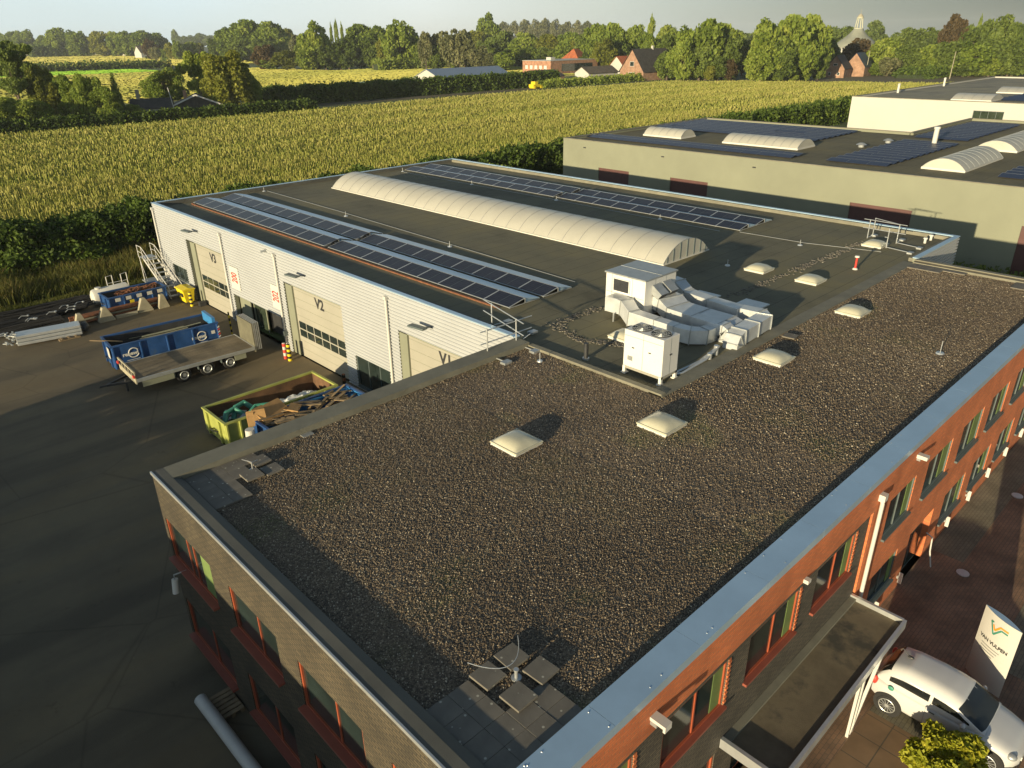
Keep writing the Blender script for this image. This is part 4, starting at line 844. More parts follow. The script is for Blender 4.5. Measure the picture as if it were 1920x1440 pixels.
for k,x in enumerate((15.6,17.5,21.85,24.15,26.45,28.75,31.0)):
    z = .42+.02*k
    if SG is None:
        SG = thing('parking_sign','x','sign',(0,0,0)); MB().box(-.012,.012,-.17,-.05,-.21,.21).build('plate', M['white'], SG, world=False); MB().box(-.02,.02,-.08,0.0,-.05,.05).build('bracket', M['steel'], SG, world=False); o = SG
    else: o = dup(SG,(0,0,0))
    o.location = (x,0,z+.1); o['group'] = 'small parking signs at the foot of the brick front'
    o['label'] = 'small white plate sign on the brick front, ' + ('nearest, behind the canopy','second, beside the grey door','third, the widest view','fourth along the wall','fifth along the wall','sixth along the wall','farthest along the wall')[k]
q = MB(); q.tube([(19.7,-.02,1.15),(19.6,-.25,1.12),(19.55,-.3,.6),(19.5,-.45,.05)],.025,8); tag(q.build('handrail', M['white']), 'white bent handrail beside the grey side door', 'handrail')
for k,(x,y) in enumerate(((19.99,-1.32),(26.52,-1.26))):
    q = MB(); q.cyl((x,y,0),(x,y,.03),.2,n=24); tag(q.build('ground_light', M['alu']), ('round metal ground light nearer the white sign pillar','round metal ground light farther along the brick front')[k], 'ground light')
# ------------------------------------------------------------------ yard: trailer
tr = thing('flatbed_trailer','long flatbed trailer with wooden deck, three axles and a raised tail ramp','trailer',(8.3,34.5,0),R(-2.0))
LX0, LX1, LY0, LY1, DZ = -3.1, 3.25, -1.40, 1.40, .92
MB().box(LX0,LX1,LY0+.06,LY1-.06,DZ-.06,DZ).build('deck', M['deck'], tr, world=False)
MB().box(LX0,LX1,LY0,LY0+.06,DZ-.16,DZ+.02).box(LX0,LX1,LY1-.06,LY1,DZ-.16,DZ+.02).box(LX1,LX1+.05,LY0,LY1,DZ-.16,DZ+.02).build('side_rail', M['steel'], tr, world=False)
q = MB(); q.box(LX0-.06,LX0,LY0,LY1,DZ-.25,DZ+.06); 
for y in np.linspace(LY0+.05,LY1-.05,6): q.box(LX0-.06,LX0-.01,y-.03,y+.03,DZ+.06,DZ+.42)
q.box(LX0-.07,LX0,LY0,LY1,DZ+.36,DZ+.44); q.build('headboard', M['concrete'], tr, world=False)
for y in (LY0+.08,LY1-.08): MB().box(LX0-.14,LX0-.06,y-.09,y+.09,DZ+.1,DZ+.24).build('marker_light', M['red'], tr, world=False)
MB().box(LX0+.2,LX1,-.55,-.40,.5,DZ-.06).box(LX0+.2,LX1,.40,.55,.5,DZ-.06).box(LX0+.3,-1.2,LY0+.1,LY0+.14,.5,.78).build('chassis', M['dark'], tr, world=False)
MB().box(-2.85,-1.25,LY0+.04,LY0+.1,.42,.80).build('side_guard', M['greywall'], tr, world=False)
MB().box(2.1,2.75,LY0+.08,LY0+.5,.42,.82).build('tool_box', M['greywall'], tr, world=False)
MB().beam((LX0,-.5,.55),(-4.25,0,.5),.09,.12).beam((LX0,.5,.55),(-4.25,0,.5),.09,.12).cyl((-4.25,0,.5),(-4.6,0,.5),.05).cyl((-3.4,-.35,.02),(-3.4,-.35,.7),.05).build('drawbar', M['dark'], tr, world=False)
for x in (-.72,.55,1.83):
    MB().cyl((x,-1.2,.40),(x,1.2,.40),.06).build('axle', M['dark'], tr, world=False)
    for s in (-1,1):
        q = MB(); q.cyl((x,s*.95,.40),(x,s*1.27,.40),.40,n=28); wo_ = q.build('wheel', M['black'], tr, world=False, bevel=.04)
        q = MB(); q.tube([(x+.215*math.cos(a_),s*1.272,.40+.215*math.sin(a_)) for a_ in np.linspace(0,2*math.pi,25)],.035,6); q.cyl((x,s*1.255,.40),(x,s*1.275,.40),.11,n=12)
        for k in range(10): a = k*.628; q.cyl((x+.13*math.cos(a),s*1.27,.40+.13*math.sin(a)),(x+.13*math.cos(a),s*1.285,.40+.13*math.sin(a)),.018,n=6)
        q.build('rim', M['steel'], wo_, world=False)
    MB().box(x-.5,x-.46,LY0+.08,LY0+.5,.5,.84).build('mudguard', M['grey_frame'], tr, world=False)
q = MB(); q.box(LX1+.06,LX1+.12,LY0+.05,LY1-.75,DZ-.3,DZ+1.4,0)
rp = q.build('tail_ramp', mat('ramp_boards',(.125,.118,.078),.8,var=.25,scale=2), tr, world=False)
q = MB()
for k in range(4): q.box(LX1+.12+.1*k,LX1+.17+.1*k,LY0+.05,LY1-.75,DZ+1.34,DZ+1.4)
for y in np.linspace(LY0+.08,LY1-.78,4):
    for k in range(4): q.box(LX1+.121+.1*k,LX1+.169+.1*k,y-.03,y+.03,DZ-.2,DZ+1.34)
q.build('ramp_frame', M['steel'], rp, world=False)
# ------------------------------------------------------------------ skips
def skip(name, label, loc, rz, L, W, H_, body, inner, cat='skip', ribs=5, taper=.0):
    t = thing(name, label, cat, loc, rz, 'open roll off skips in the yard'); l, w, k = L/2, W/2, .05
    q = MB(); q.box(-l,l,-w,-w+k,.18,H_); q.box(-l,l,w-k,w,.18,H_); q.box(l-k,l,-w+k,w-k,.18,H_); q.box(-l,-l+k,-w+k,w-k,.18,H_); q.box(-l,l,-w,w,.12,.18)
    q.build('body', body, t, world=False)
    q = MB(); e = .012; q.box(-l+k,l-k,-w+k,-w+k+e,.19,H_-.03); q.box(-l+k,l-k,w-k-e,w-k,.19,H_-.03); q.box(l-k-e,l-k,-w+k+e,w-k-e,.19,H_-.03); q.box(-l+k,-l+k+e,-w+k+e,w-k-e,.19,H_-.03); q.box(-l+k,l-k,-w+k,w-k,.181,.20); q.build('lining', inner, t, world=False)
    q = MB(); q.box(-l-.04,l+.04,-w-.05,-w+.07,H_,H_+.08); q.box(-l-.04,l+.04,w-.07,w+.05,H_,H_+.08); q.box(-l-.04,-l+.08,-w+.07,w-.07,H_,H_+.08); q.box(l-.08,l+.04,-w+.07,w-.07,H_,H_+.08); q.build('rim', body, t, world=False)
    for i in range(ribs):
        x = -l+.06+(L-.12)*i/(ribs-1)
        for s in (-1,1):
            q = MB(); q.prism([(x-.05,s*w),(x+.05,s*w),(x+.035,s*(w+.09)),(x-.035,s*(w+.09))],'z',.14,H_); q.build('rib', body, t, world=False)
    for y in (-w*.55,w*.55):
        for s in (-1,1): q = MB(); q.box(s*l-(.09 if s < 0 else 0),s*l+(.09 if s > 0 else 0),y-.06,y+.06,.14,H_); q.build('rib', body, t, world=False)
    MB().box(-l,l,-.55,-.42,0,.12).box(-l,l,.42,.55,0,.12).build('runner', M['dark'], t, world=False)
    q = MB(); q.tube([(-l-.02,-.25,.55),(-l-.2,-.12,.62),(-l-.2,.12,.62),(-l-.02,.25,.55)],.03,6); q.build('hook_bar', M['dark'], t, world=False)
    return t
sb = skip('skip','blue skip with white round emblems, filled with dark scrap pipes',(8.35,38.25,0),R(-4),5.9,2.1,1.42,M['cblue'],M['dark'])
for x in (-2.05,1.75):
    q = MB(); yy = -1.05-.012
    for r in (.27,): q.tube([(x+.18+r*math.cos(a),yy,.88+r*math.sin(a)) for a in np.linspace(.5,5.9,22)],.035,5)
    text_into(q,'renewi',.30,frame((x,yy-.02,.86),(1,0,0),(0,0,1)),bold=.012); text_into(q,'waste no more',.085,frame((x+.1,yy-.01,.48),(1,0,0),(0,0,1))) if 0 else None
    q.box(x-.25,x+.45,yy,yy+.004,.47,.50)
    q.build('emblem', M['white'], sb, world=False)
MB().box(2.5,2.72,-1.068,-1.06,.85,1.05).build('sticker', M['white'], sb, world=False)
q = MB()
for k in range(5): q.add([(2.86,-1.152,.55+k*.15),(2.99,-1.152,.62+k*.15),(2.99,-1.152,.70+k*.15),(2.86,-1.152,.63+k*.15)],[(0,1,2,3)],k%2)
q.build('hazard_stripe', [M['white'],M['red']], sb, world=False)
MB().box(-3.06,-3.045,-.9,-.45,.75,1.35).build('sticker', M['white'], sb, world=False)
MB().box(2.72,2.9,-.85,.85,1.2,1.75).build('end_board', M['cblue_l'], sb, world=False)
def junk_bars(name,label,c,L,W,z,n,m,seed,rz=0,r=(.03,.07),cat='scrap'):
    rr = random.Random(seed); q = MB()
    for k in range(n):
        y = rr.uniform(-W/2,W/2); x = rr.uniform(-.2,.2)*L*.6; l = L*rr.uniform(.35,.55); a = rr.gauss(0,.06); zz = z+rr.uniform(0,.35)
        q.tube([(x-l,y-l*a,zz),(x,y+rr.uniform(-.05,.05),zz+rr.uniform(-.05,.1)),(x+l,y+l*a,zz+rr.uniform(-.1,.1))],rr.uniform(*r),6)
    M_ = Matrix.Translation(c) @ Matrix.Rotation(rz,4,'Z'); q.v = [tuple(M_@Vector(v)) for v in q.v]
    return tag(q.build(name, m), label, cat)
junk_bars('scrap_pipes','tangle of dark pipes and offcuts lying inside the blue skip',(8.35,38.25,0),4.6,1.5,.75,34,M['black'],4,R(-4))
junk_bars('scrap_pipes','greenish grey tubes on top of the load in the blue skip',(8.6,38.2,0),3.6,1.2,1.05,7,M['greywall'],9,R(-4),(.02,.04))
q = MB(); q.cyl((4.75,38.95,1.62),(6.2,38.2,1.35),.04); tag(q.build('pole', M['wood']), 'wooden pole sticking out over the left end of the blue skip', 'pole')
sy = skip('skip','yellow green skip with rusty inside, nearest the parapet corner',(8.86,25.75,0),R(0),5.75,2.35,1.22,M['cyellow'],M['cinner'],ribs=10)
q = MB()
for k,(x,y) in enumerate(((6.7,25.6),(7.3,25.9))): q.tube([(x-.5,y-.3,.8),(x-.1,y+.2,1.15),(x+.35,y+.3,1.2),(x+.6,y-.1,.95),(x+.4,y-.4,.75)],.13,10)
q.tube([(7.2,25.2,.9),(7.9,25.5,1.2),(8.5,25.3,1.15),(8.7,25.0,.85)],.09,8)
tag(q.build('hose', M['hose']), 'thick green hose coiled in the yellow skip', 'hose')
rr = random.Random(2); q = MB()
for k in range(14): q.obox((rr.uniform(6.3,7.6),rr.uniform(25.0,26.4),rr.uniform(.65,.95)),(rr.uniform(.3,.7),rr.uniform(.15,.4),.05),rr.uniform(0,3),0,Matrix.Rotation(rr.uniform(-.5,.5),4,'X')@Matrix.Rotation(rr.uniform(0,3),4,'Z'))
tag(q.build('scrap_sheets', M['steel']), 'grey metal scraps in the left end of the yellow skip', 'scrap')
def crumple(name,label,c,sx,sy,sz,m,seed,cat):
    rs = np.random.default_rng(seed); N = 22; A = rs.normal(0,1,(N+1,N+1))
    for _ in range(2): A = (A+np.roll(A,1,0)+np.roll(A,1,1)+np.roll(A,-1,0)+np.roll(A,-1,1))/5
    q = MB(); q.grid(lambda u,v: (c[0]+(u-.5)*sx, c[1]+(v-.5)*sy, c[2]+sz*(math.sin(math.pi*u)*math.sin(math.pi*v))**.6+.55*sz*A[int(u*N)][int(v*N)]), N, N)
    return tag(q.build(name, m), label, cat)
crumple('plastic_sheet','crumpled white plastic sheeting lying in the right half of the yellow skip',(9.9,25.3,.55),2.9,1.5,.5,M['sheet'],5,'plastic sheet')
crumple('rubble','brown dirt and rubble at the bottom of the yellow skip',(8.8,25.8,.2),5.4,2.1,.28,M['cinner'],8,'rubble')
s2 = skip('skip','blue skip half hidden behind the gravel roof, full of wood and cardboard',(9.6,23.1,0),R(1),5.0,2.2,1.25,M['cblue'],M['cblue_l'],ribs=6)
rr = random.Random(21)
q = MB()
for k in range(60): 
    x = rr.uniform(7.5,11.6); q.obox((x,rr.uniform(22.2,24.0),.95+rr.uniform(0,.4)),(rr.uniform(.8,1.9),rr.uniform(.08,.2),.035),rr.gauss(.2,.5),0,Matrix.Rotation(rr.gauss(0,.5),4,'Z')@Matrix.Rotation(rr.gauss(0,.15),4,'Y'))
tag(q.build('scrap_planks', M['wood']), 'heap of broken planks filling the hidden blue skip', 'scrap wood')
for k,(x,y,w_,d_,rz,tl) in enumerate(((8.0,24.0,1.5,.95,.25,.5),(7.2,23.9,.8,.7,-.3,.8),(8.9,23.6,.7,.5,.8,.2))):
    q = MB(); q.obox((x,y,1.42),(w_,d_,.05),0,0,Matrix.Rotation(rz,4,'Z')@Matrix.Rotation(tl,4,'X')); q.obox((x-w_*.3,y+.1,1.36),(w_*.4,d_*.9,.03),0,0,Matrix.Rotation(rz,4,'Z')@Matrix.Rotation(tl*1.5,4,'X'))
    tag(q.build('cardboard_box', M['card']), ('large flattened cardboard box on the planks of the hidden skip','torn cardboard box at the left end of the hidden skip','small cardboard piece among the planks of the hidden skip')[k], 'cardboard box')
q = MB(); q.cyl((6.55,23.3,0),(6.55,23.3,.9),.22,n=18); q.cyl((6.55,23.3,.9),(6.55,23.3,1.3),.22,.2,n=18,m=1); tag(q.build('barrel', [M['cblue_l'],M['white']]), 'blue and white drum beside the end of the yellow skip', 'drum')
# ------------------------------------------------------------------ posts, bin, stairs
def stripe_post(x,y,h,cols,label,r=.09,n=6):
    q = MB()
    for k in range(n): q.cyl((x,y,h*k/n),(x,y,h*(k+1)/n-.001),r,n=14,m=k%2)
    q.ell((x,y,h),(r,r,.03),12,6,n%2); return tag(q.build('bollard', cols), label, 'bollard', 'striped bollards along the warehouse')
stripe_post(12.45,38.2,1.5,[M['yellow'],M['black']],'slim yellow and black post beside the left end of the shopfront',.05,8)
stripe_post(12.98,31.85,1.0,[M['yellow'],M['black']],'yellow and black bollard beside the downpipe left of door V2',.11,7)
stripe_post(12.95,32.3,.95,[M['red'],M['white']],'red and white bollard behind the yellow one by door V2',.10,5)
stripe_post(12.95,45.55,1.0,[M['yellow'],M['black']],'yellow and black bollard in front of the yellow bin',.11,7)
stripe_post(12.9,25.9,1.05,[M['rust'],M['black']],'rusty brown post beside the right end of the yellow skip',.09,6)
bn = thing('wheelie_bin','bright yellow wheelie bin beside door V3','bin',(13.1,46.7,0))
q = MB(); q.add([(12.8,46.15,.12),(13.4,46.15,.12),(13.4,47.15,.12),(12.8,47.15,.12),(12.68,46.02,1.0),(13.5,46.02,1.0),(13.5,47.3,1.0),(12.68,47.3,1.0)],[(3,2,1,0),(4,5,6,7),(0,1,5,4),(1,2,6,5),(2,3,7,6),(3,0,4,7)]); q.build('body', M['yellow'], bn, bevel=.03)
q = MB(); q.prism([(12.62,1.0),(13.55,1.0),(13.55,1.08),(13.1,1.16),(12.62,1.08)],'y',45.98,47.34); q.build('lid', M['yellow'], bn, bevel=.02)
for y in (46.3,47.0): MB().cyl((13.36,y-.04,.11),(13.36,y+.04,.11),.11,n=14).build('wheel', M['black'], bn)
q = MB()
for k in range(2): q.box(12.655,12.675,46.15+.45*k,46.45+.45*k,.55,.8)
q.build('sticker', M['black'], bn)
q = MB(); q.box(13.3,13.75,44.95,45.3,0,.3); tag(q.build('crate', M['dark']), 'small dark crate on the ground at the edge of door V3', 'crate')
stt = thing('access_stairs','white metal mobile stairs leading up beside the leftmost downpipe','stairs',(13.0,50,0))
for x in (12.45,13.35): MB().beam((x,47.9,.05),(x,52.0,2.2),.05,.16).build('stringer', M['white'], stt)
q = MB()
for k in range(9): q.box(12.47,13.33,47.95+.46*k,48.23+.46*k,.22+.24*k,.26+.24*k)
q.box(12.45,13.35,52.0,52.9,2.2,2.25); q.build('treads', M['steel'], stt)
for x in (12.42,13.38):
    q = MB(); q.tube([(x,47.9,.05),(x,47.9,.95),(x,52.0,3.1),(x,52.9,3.1),(x,52.9,2.2)],.028,7); q.tube([(x,48.0,.5),(x,52.0,2.65),(x,52.9,2.65)],.02,6)
    for k in range(4): q.cyl((x,48.9+k*1.05,.55+k*.55),(x,48.9+k*1.05,1.45+k*.55),.02)
    q.build('handrail', M['white'], stt)
for x in (12.45,13.35): MB().cyl((x,52.85,0),(x,52.85,2.2),.03).cyl((x,52.0,0),(x,52.9,2.0),.018).build('leg', M['white'], stt)
# ------------------------------------------------------------------ storage along the back of the yard
def block(x,y,label,w_=1.0,h=.95,d=.35,rz=0):
    q = MB(); q.prism([(-w_/2,.12),(w_/2,.12),(.12,h),(-.12,h)],'y',-d/2,d/2); q.prism([(-w_/2,0),(w_/2,0),(w_/2,.12),(-w_/2,.12)],'y',-d/2-.05,d/2+.05)
    q.v = [tuple(Matrix.Translation((x,y,0))@Matrix.Rotation(rz,4,'Z')@Vector(v)) for v in q.v]
    return tag(q.build('barrier_block', M['concrete'], bevel=.02), label, 'concrete block', 'concrete stands holding pipes')
block(7.72,46.7,'triangular concrete stand in the middle left of the rusty pipe stack'); block(10.25,46.85,'triangular concrete stand in the middle right of the rusty pipe stack'); block(6.15,46.55,'triangular concrete stand at the left end of the rusty pipes',.8); block(11.45,46.75,'triangular concrete stand at the right end of the rusty pipes',.7)
q = MB(); q.box(8.3,9.7,46.55,46.75,0,.22); tag(q.build('kerb_beam', M['concrete'], bevel=.02), 'low concrete beam on the ground between two triangular stands', 'concrete beam')
rr = random.Random(14)
for k in range(14):
    y = 47.0+.17*(k%5); z = .15+.17*(k//5); x0 = 5.9+rr.uniform(-.2,.3)
    q = MB(); q.cyl((x0,y,z),(x0+5.4+rr.uniform(-.2,.3),y+.1,z),.075,n=10); tag(q.build('steel_pipe', M['rust'] if rr.random() < .75 else M['kerbfelt']), 'long rusty pipe lying in the stack behind the concrete stands', 'pipe', 'rusty pipes stacked behind the stands')
sk = skip('skip','small dark blue skip with white labels holding rusty coils',(10.3,48.75,0),R(1),3.9,1.75,1.05,M['cblue'],M['dark'],ribs=5)
q = MB()
for x in (-1.35,-.65,.05,.75,1.45): q.box(x-.17,x+.17,-.98,-.967,.78,1.02)
q.build('sticker', M['white'], sk, world=False); MB().box(-.62,-.34,-.985,-.967,.48,.72).build('sticker', M['yellow'], sk, world=False)
q = MB(); rr = random.Random(31)
for k in range(16):
    cx, cy, rad = rr.uniform(9.4,11.6), rr.uniform(48.3,49.2), rr.uniform(.25,.5); ph = rr.uniform(0,3)
    q.tube([(cx+rad*math.cos(a)*1.3,cy+rad*math.sin(a)*.7,.95+.12*math.sin(a+ph)+rr.uniform(0,.12)) for a in np.linspace(0,6,14)],.028,5)
tag(q.build('wire_coils', M['rust']), 'tangle of rusty hose coils in the small labelled skip', 'scrap')
tk = thing('water_tank','white plastic cylinder tank lying behind the small blue skip','tank',(9.3,50.6,0))
q = MB(); q.tube([(8.05,50.55,.62),(8.15,50.55,.62),(8.3,50.55,.62),(10.5,50.75,.62),(10.62,50.75,.62)],[.25,.48,.55,.55,.42],20); q.build('shell', M['plastic_w'], tk, smooth=True)
MB().cyl((8.6,50.58,1.15),(8.6,50.58,1.24),.2,n=16).build('cap', M['plastic_w'], tk)
MB().box(8.4,8.6,50.1,51.0,0,.2).box(10.1,10.3,50.2,51.2,0,.2).build('saddle', M['dark'], tk)
q = MB()
for x in (9.6,10.6): q.tube([(x,51.9,0),(x,51.9,1.5),(x+.4,51.9,1.55),(x+.4,51.9,0)],.03,6)
q.cyl((9.6,51.9,1.0),(11.0,51.9,1.0),.02); tag(q.build('pipe_rack', M['white']), 'thin white tube rack behind the white tank', 'rack')
q = MB(); q.box(12.35,13.75,52.2,53.2,.35,.42); q.box(12.5,12.6,52.3,52.4,0,.35); q.box(13.5,13.6,53.0,53.1,0,.35); tag(q.build('work_table', M['steel']), 'low grey table at the foot of the corrugated corner', 'table')
q = MB()
for k in range(3): q.obox((4.15,45.85+.0*k,.18+.2*k),(3.5,1.25-.12*k,.17),R(-10))
tag(q.build('aluminium_profiles', M['alu'], bevel=.02), 'stack of long silver aluminium profiles on the yard', 'metal profiles')
q = MB(); rr = random.Random(41)
for k in range(26): q.obox((2.2+rr.uniform(-.35,.25),46.3+rr.uniform(-.75,.6),rr.uniform(.05,.8)),(rr.uniform(.1,.35),.08,.06),rr.uniform(0,3))
tag(q.build('brackets', M['steel']), 'pile of metal brackets at the left end of the silver profiles', 'brackets', kind='stuff')
q = MB()
for k in range(5): q.ell((6.0+rr.uniform(-.2,.25),45.7+rr.uniform(-.5,.5),.25+.2*rr.random()),(.24,.24,.24),14,10)
tag(q.build('coil_drums', M['dark'], smooth=True), 'round dark drums at the right end of the silver profiles', 'drums')
q = MB(); q.box(4.4,5.6,44.75,44.95,0,.1); q.box(4.4,5.6,45.0,45.1,0,.1)
for x in (4.5,4.9,5.3): q.box(x,x+.1,44.7,45.1,.1,.14)
tag(q.build('pallet', M['wood']), 'broken brown pallet in front of the silver profiles', 'pallet')
q = MB(); rr = random.Random(8)
for k in range(46):
    y = 48.0+4.6*rr.random(); x0 = -12+rr.uniform(-1,1); x1 = 7.9+rr.uniform(-1.2,.6) if y > 49.2 else 5.6; z = .1+.5*rr.random()*(1-abs(y-50.4)/3.2)
    n_ = 9; q.tube([(x0+(x1-x0)*i/n_, y+.25*math.sin(i*.9+k)+.03*(i), max(.06,z+.1*math.sin(i*1.3+k*2))) for i in range(n_+1)],rr.uniform(.05,.1),6)
tag(q.build('drain_hoses', M['black']), 'mass of black drainage hoses lying along the grass edge', 'hoses', kind='stuff')
q = MB(); rr = random.Random(18)
for k in range(9): x = rr.uniform(2.5,7.5); y = rr.uniform(48.2,50.6); q.tube([(x,y,.5),(x+.2,y+.05,.62),(x+.5,y+.08*rr.gauss(0,1),.58)],.03,6); q.ell((x+.55,y,.58),(.08,.08,.06),8,6)
tag(q.build('couplings', M['steel']), 'grey pipe bends and shiny couplings lying on the black hoses', 'pipe fittings', kind='stuff')
q = MB(); q.tube([(-.83,11.55,.2),(-.78,8.3,.2),(-.72,3.0,.2)],.17,16); tag(q.build('waste_pipe', M['plastic_w'], smooth=True), 'thick pale plastic pipe lying along the dark brick side wall', 'pipe')
q = MB()
for k in range(6): q.box(-.72,-.06,10.5+.17*k,10.62+.17*k,.12,.15)
for x in (-.7,-.42,-.16): q.box(x,x+.1,10.5,11.47,0,.12)
tag(q.build('pallet', M['wood']), 'dark wooden pallet on the ground against the dark brick side wall', 'pallet')
# ------------------------------------------------------------------ front: car, sign pillar, shrub
cr_ = thing('parked_car','small white hatchback parked nose out beside the entrance canopy','car',(13.12,-2.98,0),0)
def sgn(a): return 1 if a >= 0 else -1
def pw(a,e): return sgn(a)*abs(a)**e
def lerp(x, xs, ys): return float(np.interp(x, xs, ys))
def lowsec(t, v):     # v 0..1 around; t along the car, front positive
    a = 2*math.pi*v; w = lerp(t,[-1.77,-1.70,-1.4,-.5,.6,1.2,1.55,1.72,1.78],[.55,.70,.80,.82,.82,.80,.74,.58,.40])
    zt = lerp(t,[-1.77,-1.6,-.9,.6,.95,1.3,1.6,1.78],[.78,.94,.96,.95,.95,.86,.76,.56]); zb = lerp(t,[-1.77,-1.5,1.5,1.78],[.34,.20,.19,.30])
    return (w*pw(math.cos(a),.42), -t, (zt+zb)/2+(zt-zb)/2*pw(math.sin(a),.5))
def cabsec(t, v, o=0.):  # v 0..1 from right belt over the roof to left belt
    a = math.pi*v; zr = lerp(t,[-1.66,-1.58,-1.40,-1.0,-.4,.0,.30,.62,.98],[.93,1.14,1.38,1.475,1.49,1.47,1.41,1.22,.95])
    wb = lerp(t,[-1.66,-1.3,-.4,.5,.98],[.66,.75,.78,.765,.70]); h = zr-.9
    cx = wb*pw(math.cos(a),.36); z = .9+h*pw(math.sin(a),.62); k = (z-.9)/.6
    cx *= 1-.20*max(0,k)
    p = Vector((cx,-t,z)); 
    if o:
        c = Vector((0,-t*.8,.95)); p = p+(p-c).normalized()*o
    return tuple(p)
q = MB(); q.grid(lambda u,v: lowsec(-1.77+3.55*u,v), 44, 32); q.add([lowsec(-1.77,i/32) for i in range(32)],[tuple(range(32))]); q.add([lowsec(1.78,i/32) for i in range(32)],[tuple(range(32))])
q.build('body', M['carwhite'], cr_, smooth=True, world=False)
q = MB(); q.grid(lambda u,v: cabsec(-1.66+2.64*u,v), 40, 32); q.build('roof', M['carwhite'], cr_, smooth=True, world=False)
def patch(name,t0,t1,v0,v1,m,o=.006,par=None,nu=16,nv=8,shape=None):
    q = MB(); q.grid(lambda u,v: cabsec(*( (t0+(t1-t0)*u, v0+(v1-v0)*v) if shape is None else shape(u,v) ),o), nu, nv); return q.build(name, m, par or cr_, smooth=True, world=False)
for s in (0,1):
    def side(u,v,t0,t1,s=s):
        t = t0+(t1-t0)*u; top = lerp(t,[-1.4,-1.2,-.3,.3,.75],[.095,.115,.13,.115,.055]); bot = .035
        vv = bot+(top-bot)*v; return (t, vv if s == 0 else 1-vv)
    patch('side_window',0,0,0,0,M['carglass'],shape=lambda u,v: side(u,v,-1.32,-.34)); patch('side_window',0,0,0,0,M['carglass'],shape=lambda u,v: side(u,v,-.26,.62))
patch('windscreen',0,0,0,0,M['carglass'],shape=lambda u,v: (.30+.60*u+.06*math.sin(math.pi*v), .17-.05*u+(.66+.10*u)*v)); patch('rear_window',-1.60,-1.36,.22,.78,M['carglass'])
for s in (-1,1):
    for t in (-1.2,1.2):
        x = s*.80
        MB().cyl((s*.60,-t,.31),(s*.822,-t,.32),.36,n=30).build('wheel_arch', M['black'], cr_, world=False)
        q = MB(); q.cyl((s*.62,-t,.29),(s*.83,-t,.29),.29,n=30); wh = q.build('wheel', M['black'], cr_, world=False, bevel=.03)
        q = MB(); q.cyl((s*.832,-t,.29),(s*.838,-t,.29),.05,n=12)
        for k in range(12): a = k*math.pi/6; q.beam((s*.836,-t+.05*math.cos(a),.29+.05*math.sin(a)),(s*.836,-t+.2*math.cos(a+.12),.29+.2*math.sin(a+.12)),.026,.012)
        q.tube([(s*.834,-t+.205*math.cos(a),.29+.205*math.sin(a)) for a in np.linspace(0,2*math.pi,25)],.012,5); q.build('rim', M['alu'], wh, world=False)
    MB().ell((s*.84,-.52,.98),(.10,.07,.07),12,8).build('mirror', M['carwhite'], cr_, smooth=True, world=False)
    q = MB(); q.ell((s*.60,-1.60,.66),(.13,.13,.09),14,8); q.build('headlight', M['steel'], cr_, smooth=True, world=False)
    MB().ell((s*.70,1.66,.82),(.08,.08,.14),12,8).build('tail_light', M['red'], cr_, smooth=True, world=False)
    q = MB(); q.box(s*.822-.004,s*.822+.004,-.62,-.615,.3,.9).box(s*.822-.004,s*.822+.004,.34,.345,.3,.9).box(s*.825-.006,s*.825+.006,.12,.26,.82,.85); q.build('door_seam', M['grey_frame'], cr_, world=False)
MB().ell((-.80,1.22,.88),(.02,.08,.07),10,8).build('charge_flap', M['hose'], cr_, smooth=True, world=False)
MB().box(-.26,.26,-1.80,-1.775,.36,.47).build('number_plate', M['plastic_w'], cr_, world=False); MB().box(-.5,.5,-1.79,-1.765,.24,.33).build('grille', M['dark'], cr_, world=False)
MB().cyl((0,1.15,1.48),(0.02,1.35,1.62),.012).ell((0,1.12,1.49),(.05,.09,.03),10,6).build('aerial', M['dark'], cr_, world=False)
q = MB(); q.beam((-.45,-.86,1.005),(.0,-.80,1.06),.02,.015).beam((.05,-.88,1.005),(.5,-.80,1.04),.02,.015); q.build('wiper', M['black'], cr_, world=False)
pa, pb_ = Vector((15.56,-2.77,0)), Vector((15.03,-3.77,0)); ex = (pb_-pa).normalized(); nn = Vector((-abs(ex.y),abs(ex.x),0)); nn = Vector((ex.y,-ex.x,0)); nn = nn if nn.x < 0 else -nn
mid = (pa+pb_)/2; PH = 2.35
py = thing('sign_pillar','tall white lens shaped sign pillar with red and green emblem','sign',tuple(mid))
q = MB(); hw = (pb_-pa).length/2; pts = []
for k in range(13): a = -1+2*k/12; pts.append(mid+ex*hw*a+nn*(.10*(1-a*a)))
for k in range(13): a = 1-2*k/12; pts.append(mid+ex*hw*a-nn*(.10*(1-a*a)))
n = len(pts); q.add([(p.x,p.y,0) for p in pts]+[(p.x,p.y,PH) for p in pts],[(i,(i+1)%n,n+(i+1)%n,n+i) for i in range(n)]); q.build('panel', M['white'], py, smooth=True)
q = MB(); q.add([(p.x,p.y,PH+.005) for p in pts],[tuple(range(n))]); q.build('top_cap', M['zinc'], py)
def onface(u,z,o=.012):   # u across -1..1 on the curved front
    p = mid+ex*hw*u+nn*(.10*(1-u*u)+o); return (p.x,p.y,z)
def stroke(mb, pl, w_):
    for (a,b) in zip(pl, pl[1:]):
        for k in range(6):
            p, r_ = [(a[0]+(b[0]-a[0])*s, a[1]+(b[1]-a[1])*s) for s in (k/6,(k+1)/6)]
            d = Vector((b[0]-a[0],b[1]-a[1])).normalized(); nx_ = Vector((-d.y,d.x))*w_/2
            f_ = lambda p_, s_: onface((p_[0]+s_*nx_.x)/hw, p_[1]+s_*nx_.y)
            mb.quad(f_(p,-1),f_(r_,-1),f_(r_,1),f_(p,1))
q = MB(); stroke(q,[(-.14,2.12),(-.22,2.12),(-.07,1.76),(.12,2.03),(.30,2.03)],.045); q.build('emblem_green', M['hose'], py)
